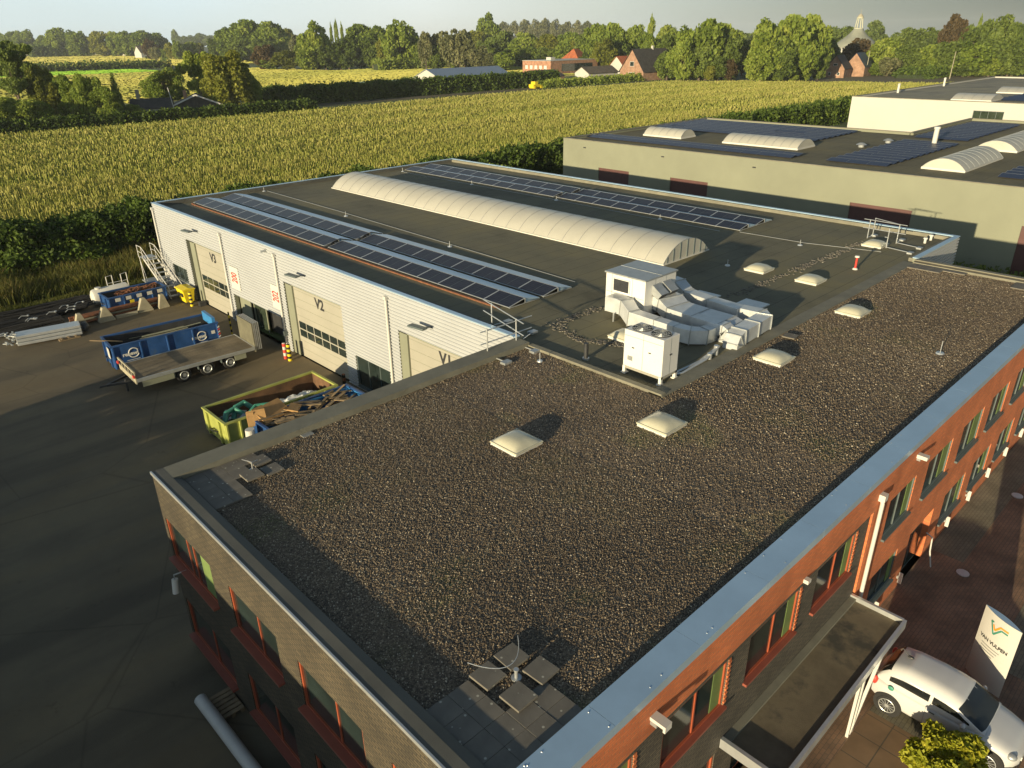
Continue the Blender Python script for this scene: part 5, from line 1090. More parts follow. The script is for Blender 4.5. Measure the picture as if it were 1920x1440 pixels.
q = MB(); stroke(q,[(-.13,2.05),(-.06,1.90),(.08,2.11),(.30,2.11)],.05); q.build('emblem_red', M['orange'], py)
q = MB(); text_into(q,'VAN VULPEN',.145,Matrix.Identity(4),bold=.004); q.v = [onface((v[0])/hw,1.47+v[1],.012+abs(v[2])*.2) for v in q.v]; q.build('lettering', M['dark'], py)
q = MB()
for k in range(4): stroke(q,[(-.32,1.30-.09*k),(.25-.05*k,1.30-.09*k)],.012)
q.build('small_print', M['grey_frame'], py)
TREES = [(307.0,1494.2,32.4,29.1,'b'),(315.9,1459.4,33.5,28.7,'b'),(324.4,1425.7,37.4,33.2,'b'),(323.2,1314.2,27.4,23.3,'b'),(307.5,1176.2,34.3,31.0,'b'),(318.7,1138.1,32.4,29.1,'b'),(332.6,1090.7,30.5,29.8,'y'),(340.5,1063.7,28.3,20.0,'b'),(347.3,1040.5,29.7,26.4,'b'),(355.1,1013.9,29.3,28.6,'b'),(390.8,1061.6,26.7,24.8,'b'),(294.7,825.7,18.8,13.9,'c'),(280.0,774.7,12.8,11.1,'p'),(304.1,799.5,16.2,9.5,'y'),(308.1,788.4,18.0,12.5,'b'),(322.8,796.1,16.4,16.0,'b'),(346.8,834.8,15.3,13.5,'y'),(301.1,807.9,11.0,11.6,'b'),(773.8,1976.8,43.1,18.1,'b'),(776.3,1925.3,31.0,38.1,'d'),(779.6,1856.8,32.4,42.2,'d'),(782.8,1791.5,28.4,41.2,'d'),(695.3,1531.4,28.4,35.6,'b'),(306.5,666.0,27.5,25.9,'b'),(314.2,646.4,32.4,32.9,'b'),(322.0,626.3,30.4,25.3,'b'),(294.6,625.7,19.0,21.9,'d'),(303.4,604.1,18.0,22.5,'d'),(365.2,675.2,26.7,14.8,'y'),(316.2,572.9,22.2,13.6,'p'),(242.8,419.0,24.0,17.8,'t'),(226.4,451.1,14.2,15.0,'c'),(228.8,430.5,11.2,16.5,'y'),(235.5,417.5,12.8,13.8,'b'),(245.5,413.8,13.8,13.9,'d'),(283.2,465.7,25.7,3.2,'l'),(284.8,462.2,28.2,3.9,'l'),(304.8,487.3,26.5,3.4,'l'),(257.1,407.2,18.7,14.6,'d'),(298.5,454.3,25.5,22.3,'b'),(304.2,441.9,23.7,16.4,'b'),(269.1,399.8,16.8,14.7,'d'),(273.3,391.4,18.4,10.8,'y'),(277.4,383.1,25.5,19.0,'t'),(291.5,389.2,19.4,11.7,'d'),(254.6,412.1,13.6,12.8,'d'),(266.2,344.1,20.1,9.9,'p'),(273.6,344.1,20.5,13.0,'p'),(272.9,331.2,21.4,13.3,'p'),(276.7,324.1,20.7,12.1,'p'),(275.3,326.8,17.7,11.5,'p'),(280.4,317.0,13.0,13.2,'p'),(283.5,311.1,9.3,11.4,'p'),(287.0,304.4,9.8,11.3,'b'),(434.3,477.5,30.9,18.1,'t'),(410.7,465.8,21.7,16.6,'y'),(826.9,876.6,35.8,28.7,'l2'),(828.0,854.8,36.7,26.8,'l2'),(829.0,833.5,37.7,26.4,'l2'),(829.9,814.7,37.9,26.2,'l2'),(830.8,795.4,38.2,25.9,'l2'),(831.8,775.5,37.0,25.6,'l2'),(832.7,756.1,37.3,22.3,'p'),(833.6,737.1,34.9,25.0,'l2'),(834.4,720.4,33.3,24.7,'l2'),(835.2,704.1,31.0,21.6,'l2'),(383.4,408.2,20.3,20.3,'d'),(374.5,376.3,18.7,19.3,'b'),(381.2,360.6,17.8,19.7,'y'),(387.3,346.3,18.8,18.8,'b'),(343.9,355.0,12.1,13.3,'b'),(335.5,333.9,11.6,12.1,'b'),(339.8,324.8,10.9,11.4,'d'),(344.1,315.8,11.4,12.6,'b'),(361.2,317.2,14.6,12.9,'y'),(330.9,276.2,22.1,16.8,'b'),(324.1,260.4,21.8,14.5,'b'),(302.8,249.1,15.3,12.1,'y'),(315.6,250.0,14.7,10.8,'d'),(389.1,296.4,21.6,15.6,'b'),(296.0,216.8,24.2,5.9,'l'),(287.5,211.7,17.3,9.6,'b'),(382.8,270.0,21.2,13.6,'b'),(280.7,195.9,16.3,11.4,'d'),(267.8,192.6,8.9,5.8,'b'),(262.9,185.1,9.8,5.6,'b'),(268.1,176.7,20.0,12.8,'b'),(271.5,171.0,21.8,14.9,'b'),(281.4,169.8,19.9,12.6,'b'),(260.1,175.0,15.6,10.5,'b'),(267.0,171.0,14.0,12.7,'d'),(272.0,202.1,3.8,5.0,'b'),(267.6,162.9,8.5,7.9,'d'),(269.8,159.3,7.6,5.0,'c'),(262.9,163.5,5.8,4.1,'y'),(307.8,176.1,11.8,8.3,'y'),(628.2,369.6,19.8,26.2,'d'),(317.6,177.9,15.0,9.5,'d'),(270.4,144.8,21.9,13.2,'b'),(281.1,140.9,22.5,16.2,'b'),(291.3,138.3,22.2,12.4,'b'),(272.7,141.1,14.8,14.0,'d'),(283.5,137.0,15.7,12.1,'b'),(263.7,142.6,11.4,11.4,'b'),(270.3,138.3,9.9,9.8,'d'),(275.4,136.7,4.4,6.0,'b'),(268.2,141.8,3.8,4.3,'b'),(284.0,136.2,5.9,5.3,'b'),(293.3,135.0,7.9,4.9,'d'),(520.6,231.0,21.6,21.9,'d'),(341.9,154.4,14.1,9.5,'d'),(370.4,169.9,17.6,4.1,'k'),(366.2,178.1,15.0,3.6,'k'),(358.8,167.5,16.7,3.5,'k'),(367.2,151.6,13.6,13.8,'c'),(352.5,135.0,13.9,13.9,'b'),(652.3,263.0,23.8,18.0,'d'),(332.2,124.3,7.4,9.6,'p'),(338.5,122.1,6.4,7.9,'d'),(463.2,167.8,17.7,16.7,'d'),(466.3,160.5,18.1,16.6,'d'),(485.4,158.1,18.5,17.0,'d'),(406.0,125.7,22.6,12.1,'c'),(408.0,121.7,19.4,10.0,'d'),(410.3,117.1,22.8,2.7,'l'),(360.9,100.5,19.7,13.2,'d'),(365.0,93.0,21.9,13.5,'d'),(359.5,85.1,19.8,10.6,'d'),(340.1,119.3,11.2,13.2,'d'),(343.8,112.7,11.5,13.1,'b'),(343.3,104.9,13.8,14.1,'d'),(343.0,97.0,12.9,13.9,'b'),(350.9,91.7,13.9,13.9,'d'),(354.6,85.3,12.4,12.6,'d'),(337.9,114.3,6.1,8.6,'d'),(342.0,107.2,6.1,9.9,'b'),(341.9,99.0,6.2,9.7,'d'),(349.9,93.4,6.8,9.7,'b'),(353.8,86.6,6.3,9.7,'d'),(37.2,193.3,15.7,9.9,'n'),(41.1,191.9,10.6,7.4,'y2'),(43.8,195.6,13.0,5.6,'x'),(45.4,190.1,9.3,6.0,'d2'),(47.0,188.1,7.8,5.5,'d2'),(49.0,185.6,9.7,5.7,'b2'),(51.1,183.0,7.1,6.4,'d2'),(55.5,188.4,9.5,3.5,'k2'),(34.1,184.3,6.1,9.2,'b2'),(30.5,182.8,6.0,6.2,'d2'),(37.7,183.1,5.1,5.7,'d2'),(57.3,186.2,3.5,4.5,'d2'),(79.1,223.5,8.9,10.9,'d2'),(81.7,203.6,14.1,10.3,'q'),(82.4,187.9,13.5,13.0,'y2'),(90.3,192.2,8.6,4.8,'d2'),(78.6,188.1,4.8,5.4,'d2'),(332.2,1515.8,27.3,21.8,'b'),(320.7,1173.9,19.9,19.2,'d'),(329.0,1134.7,25.8,19.1,'b'),(345.0,1081.1,22.6,22.5,'d'),(362.2,1056.3,19.6,19.6,'b'),(352.9,1045.0,17.7,23.8,'d'),(401.9,1068.0,17.3,17.0,'d'),(307.3,694.8,20.1,17.1,'d'),(324.6,628.6,26.0,24.7,'d'),(330.9,615.9,20.0,15.6,'b'),(303.1,623.2,12.1,15.0,'d'),(299.3,624.0,14.7,15.0,'d'),(244.2,434.8,18.2,11.1,'d'),(228.5,449.6,7.1,14.2,'b'),(243.6,420.1,8.0,9.8,'d'),(244.1,422.8,9.9,8.9,'d'),(254.7,415.2,15.3,9.5,'d'),(307.7,448.5,19.6,18.5,'b'),(307.1,456.7,16.2,14.1,'d'),(269.3,412.9,12.6,9.1,'d'),(285.6,376.9,14.9,13.7,'b'),(295.3,385.6,13.9,7.8,'d'),(252.5,420.0,10.4,8.5,'b'),(272.7,352.5,15.4,10.8,'d'),(271.6,342.3,13.1,10.3,'d'),(275.1,331.1,16.1,10.0,'b'),(280.7,325.7,10.7,7.9,'d'),(281.1,328.1,9.8,11.1,'d'),(282.5,319.6,6.2,7.5,'d'),(286.1,312.5,6.0,9.4,'d'),(447.7,478.8,18.5,12.0,'b'),(408.9,478.5,13.4,10.6,'d'),(388.1,428.0,15.8,16.1,'d'),(384.0,370.0,14.9,15.0,'b'),(388.7,354.4,11.2,12.1,'b'),(388.1,357.9,15.3,16.1,'d'),(354.0,357.6,8.6,10.7,'d'),(340.3,345.2,7.2,8.6,'d'),(348.7,324.3,8.6,9.5,'b'),(351.5,312.7,8.9,9.4,'d'),(361.3,324.1,10.3,8.9,'d'),(327.9,285.3,16.7,12.5,'d'),(331.0,257.0,15.7,9.8,'b'),(303.0,258.8,10.1,9.3,'d'),(322.0,247.6,8.7,7.9,'d'),(395.2,292.4,14.7,13.3,'d'),(288.5,218.0,11.5,7.3,'d'),(391.8,269.7,14.0,11.3,'b'),(287.7,193.8,12.1,8.0,'b'),(274.4,172.3,13.9,10.2,'b'),(279.5,166.5,17.0,11.2,'d'),(282.1,178.1,15.9,9.8,'d'),(260.6,181.7,11.7,8.9,'d'),(266.2,179.0,10.5,8.5,'d'),(271.8,160.3,6.1,6.4,'d'),(310.4,173.5,9.1,6.1,'d'),(640.4,363.5,16.0,19.2,'d'),(322.0,175.2,12.0,6.3,'b'),(277.2,140.3,17.2,8.7,'d'),(277.4,149.4,14.5,12.7,'d'),(294.9,135.5,14.3,8.1,'d'),(270.8,145.8,8.7,9.4,'d'),(283.0,143.7,9.4,10.1,'d'),(270.6,143.7,6.4,7.4,'d'),(534.1,228.3,15.2,13.7,'b'),(341.5,159.9,10.3,7.4,'d'),(356.1,131.1,8.1,9.3,'d'),(666.3,276.6,19.3,11.6,'d'),(333.5,128.7,5.1,7.6,'b'),(344.4,119.7,3.7,6.7,'d'),(474.5,163.0,11.9,10.6,'d'),(475.4,157.0,10.9,12.5,'b'),(491.8,167.0,12.3,11.8,'d'),(411.9,117.8,14.8,6.8,'b'),(361.2,106.7,11.7,9.2,'b'),(365.1,99.5,15.3,10.3,'b'),(358.8,88.6,12.7,8.8,'d'),(347.3,117.1,6.8,9.7,'b'),(344.0,119.8,7.7,8.0,'d'),(344.8,110.1,10.6,9.5,'d'),(348.5,91.7,9.4,10.4,'b'),(353.0,98.1,8.9,11.6,'d'),(361.4,81.0,8.8,8.1,'b'),(344.8,112.1,4.4,6.9,'d'),(347.3,105.0,4.5,7.2,'b'),(345.7,96.5,3.6,6.1,'d'),(351.5,99.0,4.4,7.7,'d'),(354.3,91.6,5.0,6.7,'d')]
# ------------------------------------------------------------------ leaves
def quads(P, size, tone, up=.0, elong=1.5, flat=0.):
    """one randomly turned leaf quad per point"""
    n = len(P); a = rng.normal(0,1,(n,3)); a[:,2] = a[:,2]*(1-flat)+up; a /= np.linalg.norm(a,axis=1)[:,None]+1e-9
    b = rng.normal(0,1,(n,3)); b -= (b*a).sum(1)[:,None]*a; b /= np.linalg.norm(b,axis=1)[:,None]+1e-9
    s = (size*rng.uniform(.6,1.3,n))[:,None] if np.isscalar(size) else size[:,None]
    a = a*s*elong*.5; b = b*s*.5
    V = np.stack([P-a-b*.6, P+a*.2-b, P+a+b*.3, P-a*.1+b],1).reshape(-1,3)
    return V, np.arange(4*n).reshape(n,4), np.clip(tone,0,1)
def unit(n):
    d = rng.normal(0,1,(n,3)); return d/np.linalg.norm(d,axis=1)[:,None]
def crown_pts(kind, n):
    L = []
    if kind in ('broad','tall','shrub'):
        zc, rx, rz = {'broad':(.52,.42,.42),'tall':(.51,.42,.46),'shrub':(.42,.40,.40)}[kind]
        m = {'broad':60,'tall':60,'shrub':30}[kind]
        ctr = unit(m)*rng.uniform(.55,1.0,(m,1))*np.array([rx,rx,rz])+np.array([0,0,zc])
        ctr[:,2] = np.maximum(ctr[:,2],.12); rad = rng.uniform(.09,.165,m)
    elif kind == 'poplar':
        m = 40; z = np.linspace(.10,.95,m); r = .36*np.sin(np.pi*np.clip((z*.93+.10),0,1))**.7
        th = rng.uniform(0,6.28,m); ctr = np.stack([r*np.cos(th)*.7,r*np.sin(th)*.7,z],1); rad = rng.uniform(.10,.16,m)*np.where(z > .85,.6,1)
    elif kind == 'willow':
        m = 44; ctr = unit(m)*rng.uniform(.4,1,(m,1))*np.array([.38,.38,.34])+np.array([0,0,.60]); rad = rng.uniform(.07,.13,m)
    elif kind == 'conifer':
        m = 60; z = np.linspace(.06,.97,m); th = np.arange(m)*2.4; r = .40*(1-z)**.8+.02
        ctr = np.stack([r*.6*np.cos(th),r*.6*np.sin(th),z],1); rad = .05+.20*(1-z)
    elif kind == 'pine':
        m = 26; z = rng.uniform(.40,.96,m); th = rng.uniform(0,6.28,m); r = .36*np.sqrt(rng.random(m))*(1-.5*(z-.4)); ctr = np.stack([r*np.cos(th),r*np.sin(th),z],1); rad = rng.uniform(.10,.18,m)
    elif kind == 'open':
        m = 34; ctr = unit(m)*rng.uniform(.3,1,(m,1))*np.array([.42,.42,.38])+np.array([0,0,.58]); rad = rng.uniform(.05,.11,m)
    w = rad**2; idx = rng.choice(m, n, p=w/w.sum()); d = unit(n)
    flat = {'pine':.42,'conifer':.35}.get(kind,.85)
    k = np.cbrt(rng.uniform(.25,1,n))[:,None]
    P = ctr[idx]+d*rad[idx][:,None]*k*np.array([1,1,flat])
    if kind == 'willow': P[:,2] -= np.abs(rng.normal(0,.10,n))*(d[:,2] < .2)
    if kind == 'conifer': P[:,2] -= .10*np.hypot(P[:,0],P[:,1])
    P[:,2] = np.maximum(P[:,2], .015 if kind == 'shrub' else .05)
    lobe = rng.normal(0,.11,m)
    tone = .45+lobe[idx]+rng.normal(0,.12,n)+.10*(P[:,2]-.5)*0
    return P, tone
def crown_mesh(kind, n, size, m, name='crown'):
    P, t = crown_pts(kind, n); V, F, T = quads(P, size, t); return npmesh(name, V, F, T, m)
def trunk_mesh(kind, m):
    q = MB(); r = {'poplar':.02,'conifer':.022}.get(kind,.026)
    top = {'poplar':.9,'conifer':.95,'pine':.9}.get(kind,.62)
    q.tube([(0,0,0),(.01,0,.15),(-.01,.01,.35),(0,0,top)],[r*1.5,r,r*.85,r*.25],7)
    if kind not in ('conifer','poplar'):
        for k in range(5): a = k*1.3; q.tube([(0,0,.25+.05*k),(.12*math.cos(a),.12*math.sin(a),.42+.05*k),(.26*math.cos(a),.26*math.sin(a),.55+.06*k)],[r*.6,r*.4,r*.12],5)
    me = bpy.data.meshes.new('trunk'); me.from_pydata(q.v,[],q.f); me.materials.append(m); return me
PR = {}
def proto(kind, hi, lm, key):
    k = (kind, hi, key)
    if k not in PR:
        n = {'broad':6500,'tall':6500,'poplar':3200,'willow':6000,'conifer':3200,'pine':4000,'open':3000,'shrub':2600}[kind]*(3 if hi else 1)
        s = (.052 if not hi else .030)*{'pine':.8,'conifer':.9,'poplar':.9}.get(kind,1)
        PR[k] = [(crown_mesh(kind, n, s, lm), trunk_mesh(kind, M['bark'])) for _ in range(3 if kind in ('broad','tall','willow') else 2)]
    return PR[k]
TREE_N = [0]
def tree(x,y,h,w,kind,lm,key,label,cat='tree',group=None,hi=False,name='broadleaf_tree'):
    c, t = proto(kind,hi,lm,key)[TREE_N[0]%len(proto(kind,hi,lm,key))]; TREE_N[0] += 1
    e = thing(name,label,cat,(x,y,-.03),rng.uniform(0,6.28),group); e.scale = (w*1.15,w*1.15,h*1.03)
    link(t,'trunk',e); link(c,'crown',e); return e
KD = {'b':('broad',L1,'g','broadleaf_tree','round green broadleaf tree'),'d':('broad',L2,'d','broadleaf_tree','dark green broadleaf tree'),'y':('broad',L3,'y','broadleaf_tree','yellow green broadleaf tree'),
      'p':('willow',L4,'p','willow_tree','pale silvery green willow'),'t':('tall',L1,'g','broadleaf_tree','tall full crowned green tree'),'c':('broad',L5,'c','copper_tree','brown copper leaved tree'),
      'l':('poplar',L1,'g','poplar_tree','slender pointed poplar'),'l2':('poplar',L4,'p','poplar_tree','tall pale poplar'),'k':('conifer',L2,'d','conifer_tree','narrow dark conifer'),'n':('pine',L2,'d','pine_tree','pine'),
      'y2':('willow',L3,'y','birch_tree','yellow green weeping birch'),'d2':('broad',L1,'g2','broadleaf_tree','dark garden tree'),'b2':('broad',L1,'g','broadleaf_tree','green garden tree'),'k2':('conifer',L2,'d','conifer_tree','dark spruce'),'q':('open',L1,'g','oak_tree','dark loose crowned oak'),'x':('open',L3,'y','birch_tree','bare white birch')}
SPECIAL = {(0,'n'):'tall dark pine in the garden at far left'}
def region(x,y):
    d = math.hypot(x+4.7,y+5.2); a = math.degrees(math.atan2(y+5.2,x+4.7))
    side = 'left edge of the far fields' if a > 70 else 'far row behind the yellow field' if a > 60 else 'left of the long pale greenhouse shed' if a > 50 else 'behind the flat brick building' if a > 38 else 'around the farmhouse' if a > 30 else 'by the grey dome church' if a > 20 else 'in the dark wood at far right'
    dep = 'backmost rank' if d > 600 else 'middle rank' if d > 380 else 'front rank'
    return side, dep
gi = 0
for (x,y,h,w,k) in TREES:
    kind, lm, key, nm, lab = KD[k]
    near = k in ('n','y2','d2','b2','k2','q','x')
    if near:
        gi += 1
        l = {'n':'tall dark umbrella pine in the garden at the far left','x':'half bare white stemmed birch beside the tall pine','k2':'narrow dark spruce left of the bungalow','q':'dark loose crowned oak right of the bungalow'}.get(k)
        if k == 'y2': l = 'yellow green weeping birch right of the bungalow' if x > 60 else 'yellow green birch beside the tall pine'
        if l is None: l = f'{"dark" if k=="d2" else "mid green"} garden tree ' + ('behind the bungalow roof' if 60 < x < 80 and y > 200 else 'right of the birch beside the bungalow' if x > 78 else f'by the field hedge left of the bungalow, number {gi} from the left' if 0 else 'left of the bungalow behind the field hedge')
        grp = None if k in ('n','x','k2','q','y2') else 'garden trees round the bungalow'
        o = tree(x,y,h*1.1,w*1.05,kind,lm,key+'h',l,group=grp,hi=True,name=nm)
        if k == 'x':
            q = MB()
            q.tube([(0,0,0),(.3,0,3),(.2,.2,6),(0,.3,8),(-.6,.5,10.5)],[.24,.2,.17,.13,.04],7); q.tube([(.2,.2,6),(1.3,.1,8.2),(1.9,.0,10)],[.12,.09,.03],6); q.tube([(.1,.25,7),(-1.3,.1,9),(-2.0,.2,10.2)],[.1,.07,.03],6); q.tube([(.3,0,3),(1.0,.4,5.5),(1.7,.6,7.5)],[.1,.07,.03],6)
            b = q.build('birch_limbs', M['birch'], None, smooth=True, world=False); b.parent = o; b.scale = (1/o.scale.x,1/o.scale.y,1/o.scale.z)
    else:
        s, dp = region(x,y)
        tree(x,y,h,w,kind,lm,key,f'{lab} {s}, {dp}',group=f'{lab}s {s}, {dp}',name=nm)
q = MB(); 
for (dx,dy) in ((0,0),(2.2,1)): q.tube([(46.5+dx,189.6+dy,0),(46.6+dx,189.6+dy,4),(46.3+dx,189.8+dy,7.5)],[.2,.15,.05],7)
# ------------------------------------------------------------------ hedges
def hedge(name,label,x0,x1,y0,y1,h,n,size,lm=None,cat='hedge',bump=.5,base=0.,tonesh=0.,hfn=None,kind=None):
    Lx, Ly = x1-x0, y1-y0
    u = rng.uniform(0,1,n); f = rng.random(n); face = np.where(f < .46,0,np.where(f < .9,1,2))
    X = x0+u*Lx; Y = np.where(face == 0, y0, np.where(face == 1, y0+rng.random(n)*Ly, y1)); Z = np.where(face == 1, 1.0, rng.random(n))
    e = face == 2; 
    ph = rng.uniform(0,6.28,6)
    def hf(x): return (h+bump*(.5*np.sin(x*.55+ph[0])+.4*np.sin(x*1.3+ph[1])+.3*np.sin(x*2.9+ph[2])) if hfn is None else hfn(x))
    H_ = hf(X); dep = bump*(.5*np.sin(X*.8+ph[3]+Z*2)+.4*np.sin(X*2.1+ph[4]-Z*5)+.25*np.sin(Z*9+X*4+ph[5]))
    Z_ = base+Z*H_; Y_ = Y+np.where(face == 0, dep, np.where(face == 2, -dep, 0)); Z_ = Z_+np.where(face == 1, bump*.35*np.sin(Y*3+X), 0)
    P = np.stack([X,Y_,np.maximum(Z_,.05)],1)+rng.normal(0,size*.9,(n,3)); P[:,2] = np.maximum(P[:,2],.05)
    clump = .14*np.sin(X*1.7+ph[0])*np.sin(Z*6+X*.9)+.10*np.sin(X*4.1+Y*2)
    V, F, T = quads(P, size, .45+clump+tonesh+rng.normal(0,.15,n))
    o = thing(name, label, cat, ((x0+x1)/2,(y0+y1)/2,0))
    V = V-np.array([(x0+x1)/2,(y0+y1)/2,0]); link(npmesh('foliage', V, F, T, lm or LH),'foliage',o)
    q = MB(); k = max(2,int(Lx/1.5))
    for i in range(k):
        xa, xb = x0+Lx*i/k+.2, x0+Lx*(i+1)/k; hh = float(hf(np.array([(xa+xb)/2]))[0]); q.box(xa+.1,xb-.1,y0+min(bump*.9+.2,Ly*.35),y1-min(bump*.9+.2,Ly*.35),0,max(.2,hh*.8-.25))
    q.build('stems', M['hedge_core'], o)
    return o
hedge('tall_hedge','long tall hedge darkened for shade behind the warehouse along the corn field',-30,58,62.6,66.8,3.2,150000,.21,bump=.55,tonesh=-.13)  # tone shift darkens all the foliage, standing for its shaded face
hedge('tall_hedge','tall hedge between the grey industrial hall and the corn field',58,104,62.6,66.6,3.3,42000,.26,bump=.55,tonesh=-.08)
hedge('tall_hedge','distant part of the tall hedge by the white industrial hall',104,166,62.6,66.6,3.4,26000,.34,bump=.55)
hedge('field_hedge','clipped hedge along the far side of the corn field before the bungalow',-30,100,177.6,180.2,1.9,52000,.40,bump=.35)
hedge('windbreak_hedge','tall dark windbreak hedge in front of the long shed',92,214,197.5,201,4.0,52000,.5,bump=.45)
hedge('field_hedge','low scrubby hedge right of the yellow machine before the white gabled barn',198,258,189.5,195.5,1.3,20000,.5,lm=L1,bump=.6)
hedge('field_hedge','dark far hedge in front of the white houses at left',270,340,1170,1182,10,9000,1.8,lm=LH,bump=1.2)
hedge('field_hedge','row of low round bushes along the tree line left of the shed',255,305,372,380,4.5,8000,.8,lm=L1,bump=.9)
hedge('field_hedge','strip of tall green crop between yellow field and bright meadow',-100,215,570,584,3.5,9000,1.2,lm=LH,bump=.4)
hedge('field_hedge','low scrub along the foot of the dark wood at far right',318,350,104,116,2.5,7000,.6,lm=LH,bump=.7)
# long grass and reeds between yard and hedge
def blades(n, x0,x1,y0,y1,h0,h1,w,lm,name,label=None,zfn=None,kind='stuff',tone=0.):
    x = rng.uniform(x0,x1,n); y = rng.uniform(y0,y1,n); c = .5+.5*np.sin(x*.9+np.sin(y*1.1)*2)*np.sin(y*.8+x*.3)
    h = (h0+(h1-h0)*rng.beta(2,2,n))*(.55+.6*c); a = rng.uniform(0,6.28,n); ln = rng.uniform(.1,.55,n)*h
    dx, dy = np.cos(a), np.sin(a); b = rng.uniform(0,6.28,n); wx, wy = np.cos(b)*w*.5, np.sin(b)*w*.5
    z0 = np.zeros(n)
    V = np.stack([np.stack([x-wx,y-wy,z0],1),np.stack([x+wx,y+wy,z0],1),np.stack([x+dx*ln*.35+wx*.8,y+dy*ln*.35+wy*.8,h*.62],1),np.stack([x+dx*ln*.35-wx*.8,y+dy*ln*.35-wy*.8,h*.62],1),np.stack([x+dx*ln+wx*.15,y+dy*ln+wy*.15,h],1),np.stack([x+dx*ln-wx*.15,y+dy*ln-wy*.15,h],1)],1).reshape(-1,3)
    i = np.arange(n)[:,None]*6; F = np.concatenate([i+np.array([[0,1,2,3]]), i+np.array([[3,2,4,5]])],1).reshape(-1,4)
    t = np.clip(.35+.35*c*rng.random(n)+rng.normal(0,.14,n)+tone,0,1); T = np.stack([t*.75,np.clip(t+.06,0,1)],1).ravel()
    return tag(link(npmesh(name,V,F,T,lm),name), label, None if kind else 'plant', kind=kind)
g = MB(); g.box(-60,55,53.6,62.7,-.3,.02); struct(g,'verge',M['grass'])
blades(42000,-14,24,54.6,62.2,.5,1.7,.055,LR,'tall_grass')
blades(16000,-14,14,53.5,54.9,.08,.3,.03,LR,'short_grass',tone=-.12)
blades(7000,43,55,9,60,.1,.5,.05,LR,'rough_grass',tone=-.15)
hedge('bramble_thicket','rough bramble thicket between grass and tall hedge behind the yard',-26,13,60.2,62.8,1.5,22000,.2,lm=LH,bump=.6,tonesh=-.05)
hedge('garden_bush','light green bush growing behind the far right roof corner',46,55,57,61,2.2,9000,.22,lm=L1,bump=.6)
hedge('ivy_bank','dark ivy covered bank beside the grey hall at the right',46,55,-6,12,1.2,9000,.2,lm=L2,bump=.4)
# ------------------------------------------------------------------ the corn field
g = MB(); g.add([(-60,66.5,.01),(345,66.5,.01),(345,108,.01),(322,141,.01),(271,151,.01),(258,178,.01),(-60,178,.01)],[(0,1,2,3,4,5,6)]); struct(g,'field',M['soil'])
def corn(x0,x1,y0,y1,dx,dy,nb,wid,seed):
    r_ = np.random.default_rng(seed)
    nx, ny = int((x1-x0)/dx), int((y1-y0)/dy)
    X, Y = np.meshgrid(x0+np.arange(nx)*dx, y0+np.arange(ny)*dy); X = X.ravel()+r_.uniform(-.4,.4,nx*ny)*dx; Y = Y.ravel()+r_.normal(0,.13,nx*ny)
    # keep to the field and to what can be seen past the buildings
    k = (Y < 160) & ~((X > 226) & (Y > 160-(X-226)*2.2)) & ~((X > 238) & (Y > 133-(X-238)*.2)) & ~((X > 283) & (Y > 124-(X-283)*1.45))
    a = np.degrees(np.arctan2(Y+5.2, X+4.7)); k &= (a > 10) & (a < 86)
    k &= (r_.random(len(X)) > .02) & (np.abs((Y % 27)-13) > .45)
    X, Y = X[k], Y[k]; n = len(X)
    pat = .5+.25*np.sin(X*.045+np.sin(Y*.09)*1.6)*np.sin(Y*.16+X*.012)+.25*np.sin(Y*.42+np.sin(X*.03)*2)
    h = 1.75+.35*pat+r_.normal(0,.14,n)
    VV, FF, TT = [], [], []; o = 0
    b0 = r_.uniform(0,6.28,n)
    for j in range(nb):
        ang = b0+j*2.4+r_.normal(0,.3,n); zb = h*(.38+.42*j/max(1,nb-1)); L = wid[1]*r_.uniform(.7,1.2,n); dxx, dyy = np.cos(ang), np.sin(ang); wx, wy = -dyy*wid[0]*.5, dxx*wid[0]*.5
        p0 = np.stack([X,Y,zb],1); p1 = np.stack([X+dxx*L*.5,Y+dyy*L*.5,zb+.30*L],1); p2 = np.stack([X+dxx*L,Y+dyy*L,zb-.12*L],1); W3 = np.stack([wx,wy,np.zeros(n)],1)
        V = np.stack([p0-W3*.6,p0+W3*.6,p1+W3,p1-W3,p2+W3*.15,p2-W3*.15],1).reshape(-1,3); i = np.arange(n)[:,None]*6
        VV.append(V); FF.append((np.concatenate([i+np.array([[0,1,2,3]]),i+np.array([[3,2,4,5]])],1).reshape(-1,4))+o); o += len(V)
        t = np.clip(.26+.30*pat+r_.normal(0,.12,n)+.05*j,0,.74); TT.append(np.repeat(t,2))
    for j in range(2):   # tassel
        ang = r_.uniform(0,6.28,n); wx, wy = np.cos(ang)*wid[2]*.75, np.sin(ang)*wid[2]*.75; z0 = h*.86; z1 = h+.28
        V = np.stack([np.stack([X-wx*.4,Y-wy*.4,z0],1),np.stack([X+wx*.4,Y+wy*.4,z0],1),np.stack([X+wx,Y+wy,z1],1),np.stack([X-wx,Y-wy,z1],1)],1).reshape(-1,3)
        VV.append(V); FF.append(np.arange(4*n).reshape(n,4)+o); o += len(V); TT.append(np.clip(.58+.16*pat+r_.normal(0,.12,n),0,1))
    return np.concatenate(VV), np.concatenate(FF), np.concatenate(TT)
A1 = corn(-12,140,68,100,.15,.75,4,(.07,.52,.06),1); A2 = corn(-8,260,100,135,.28,.75,3,(.12,.72,.09),2); A3 = corn(0,345,135,160,.38,.75,3,(.15,.85,.12),3); A4 = corn(140,345,68,135,.42,.75,3,(.15,.85,.12),4)
nU = 150000; ux = rng.uniform(-12,300,nU); uy = rng.uniform(68,160,nU); ku = ~((ux > 226) & (uy > 158-(ux-226)*2.2)) & ~((ux > 236) & (uy > 132)); ux, uy = ux[ku], uy[ku]
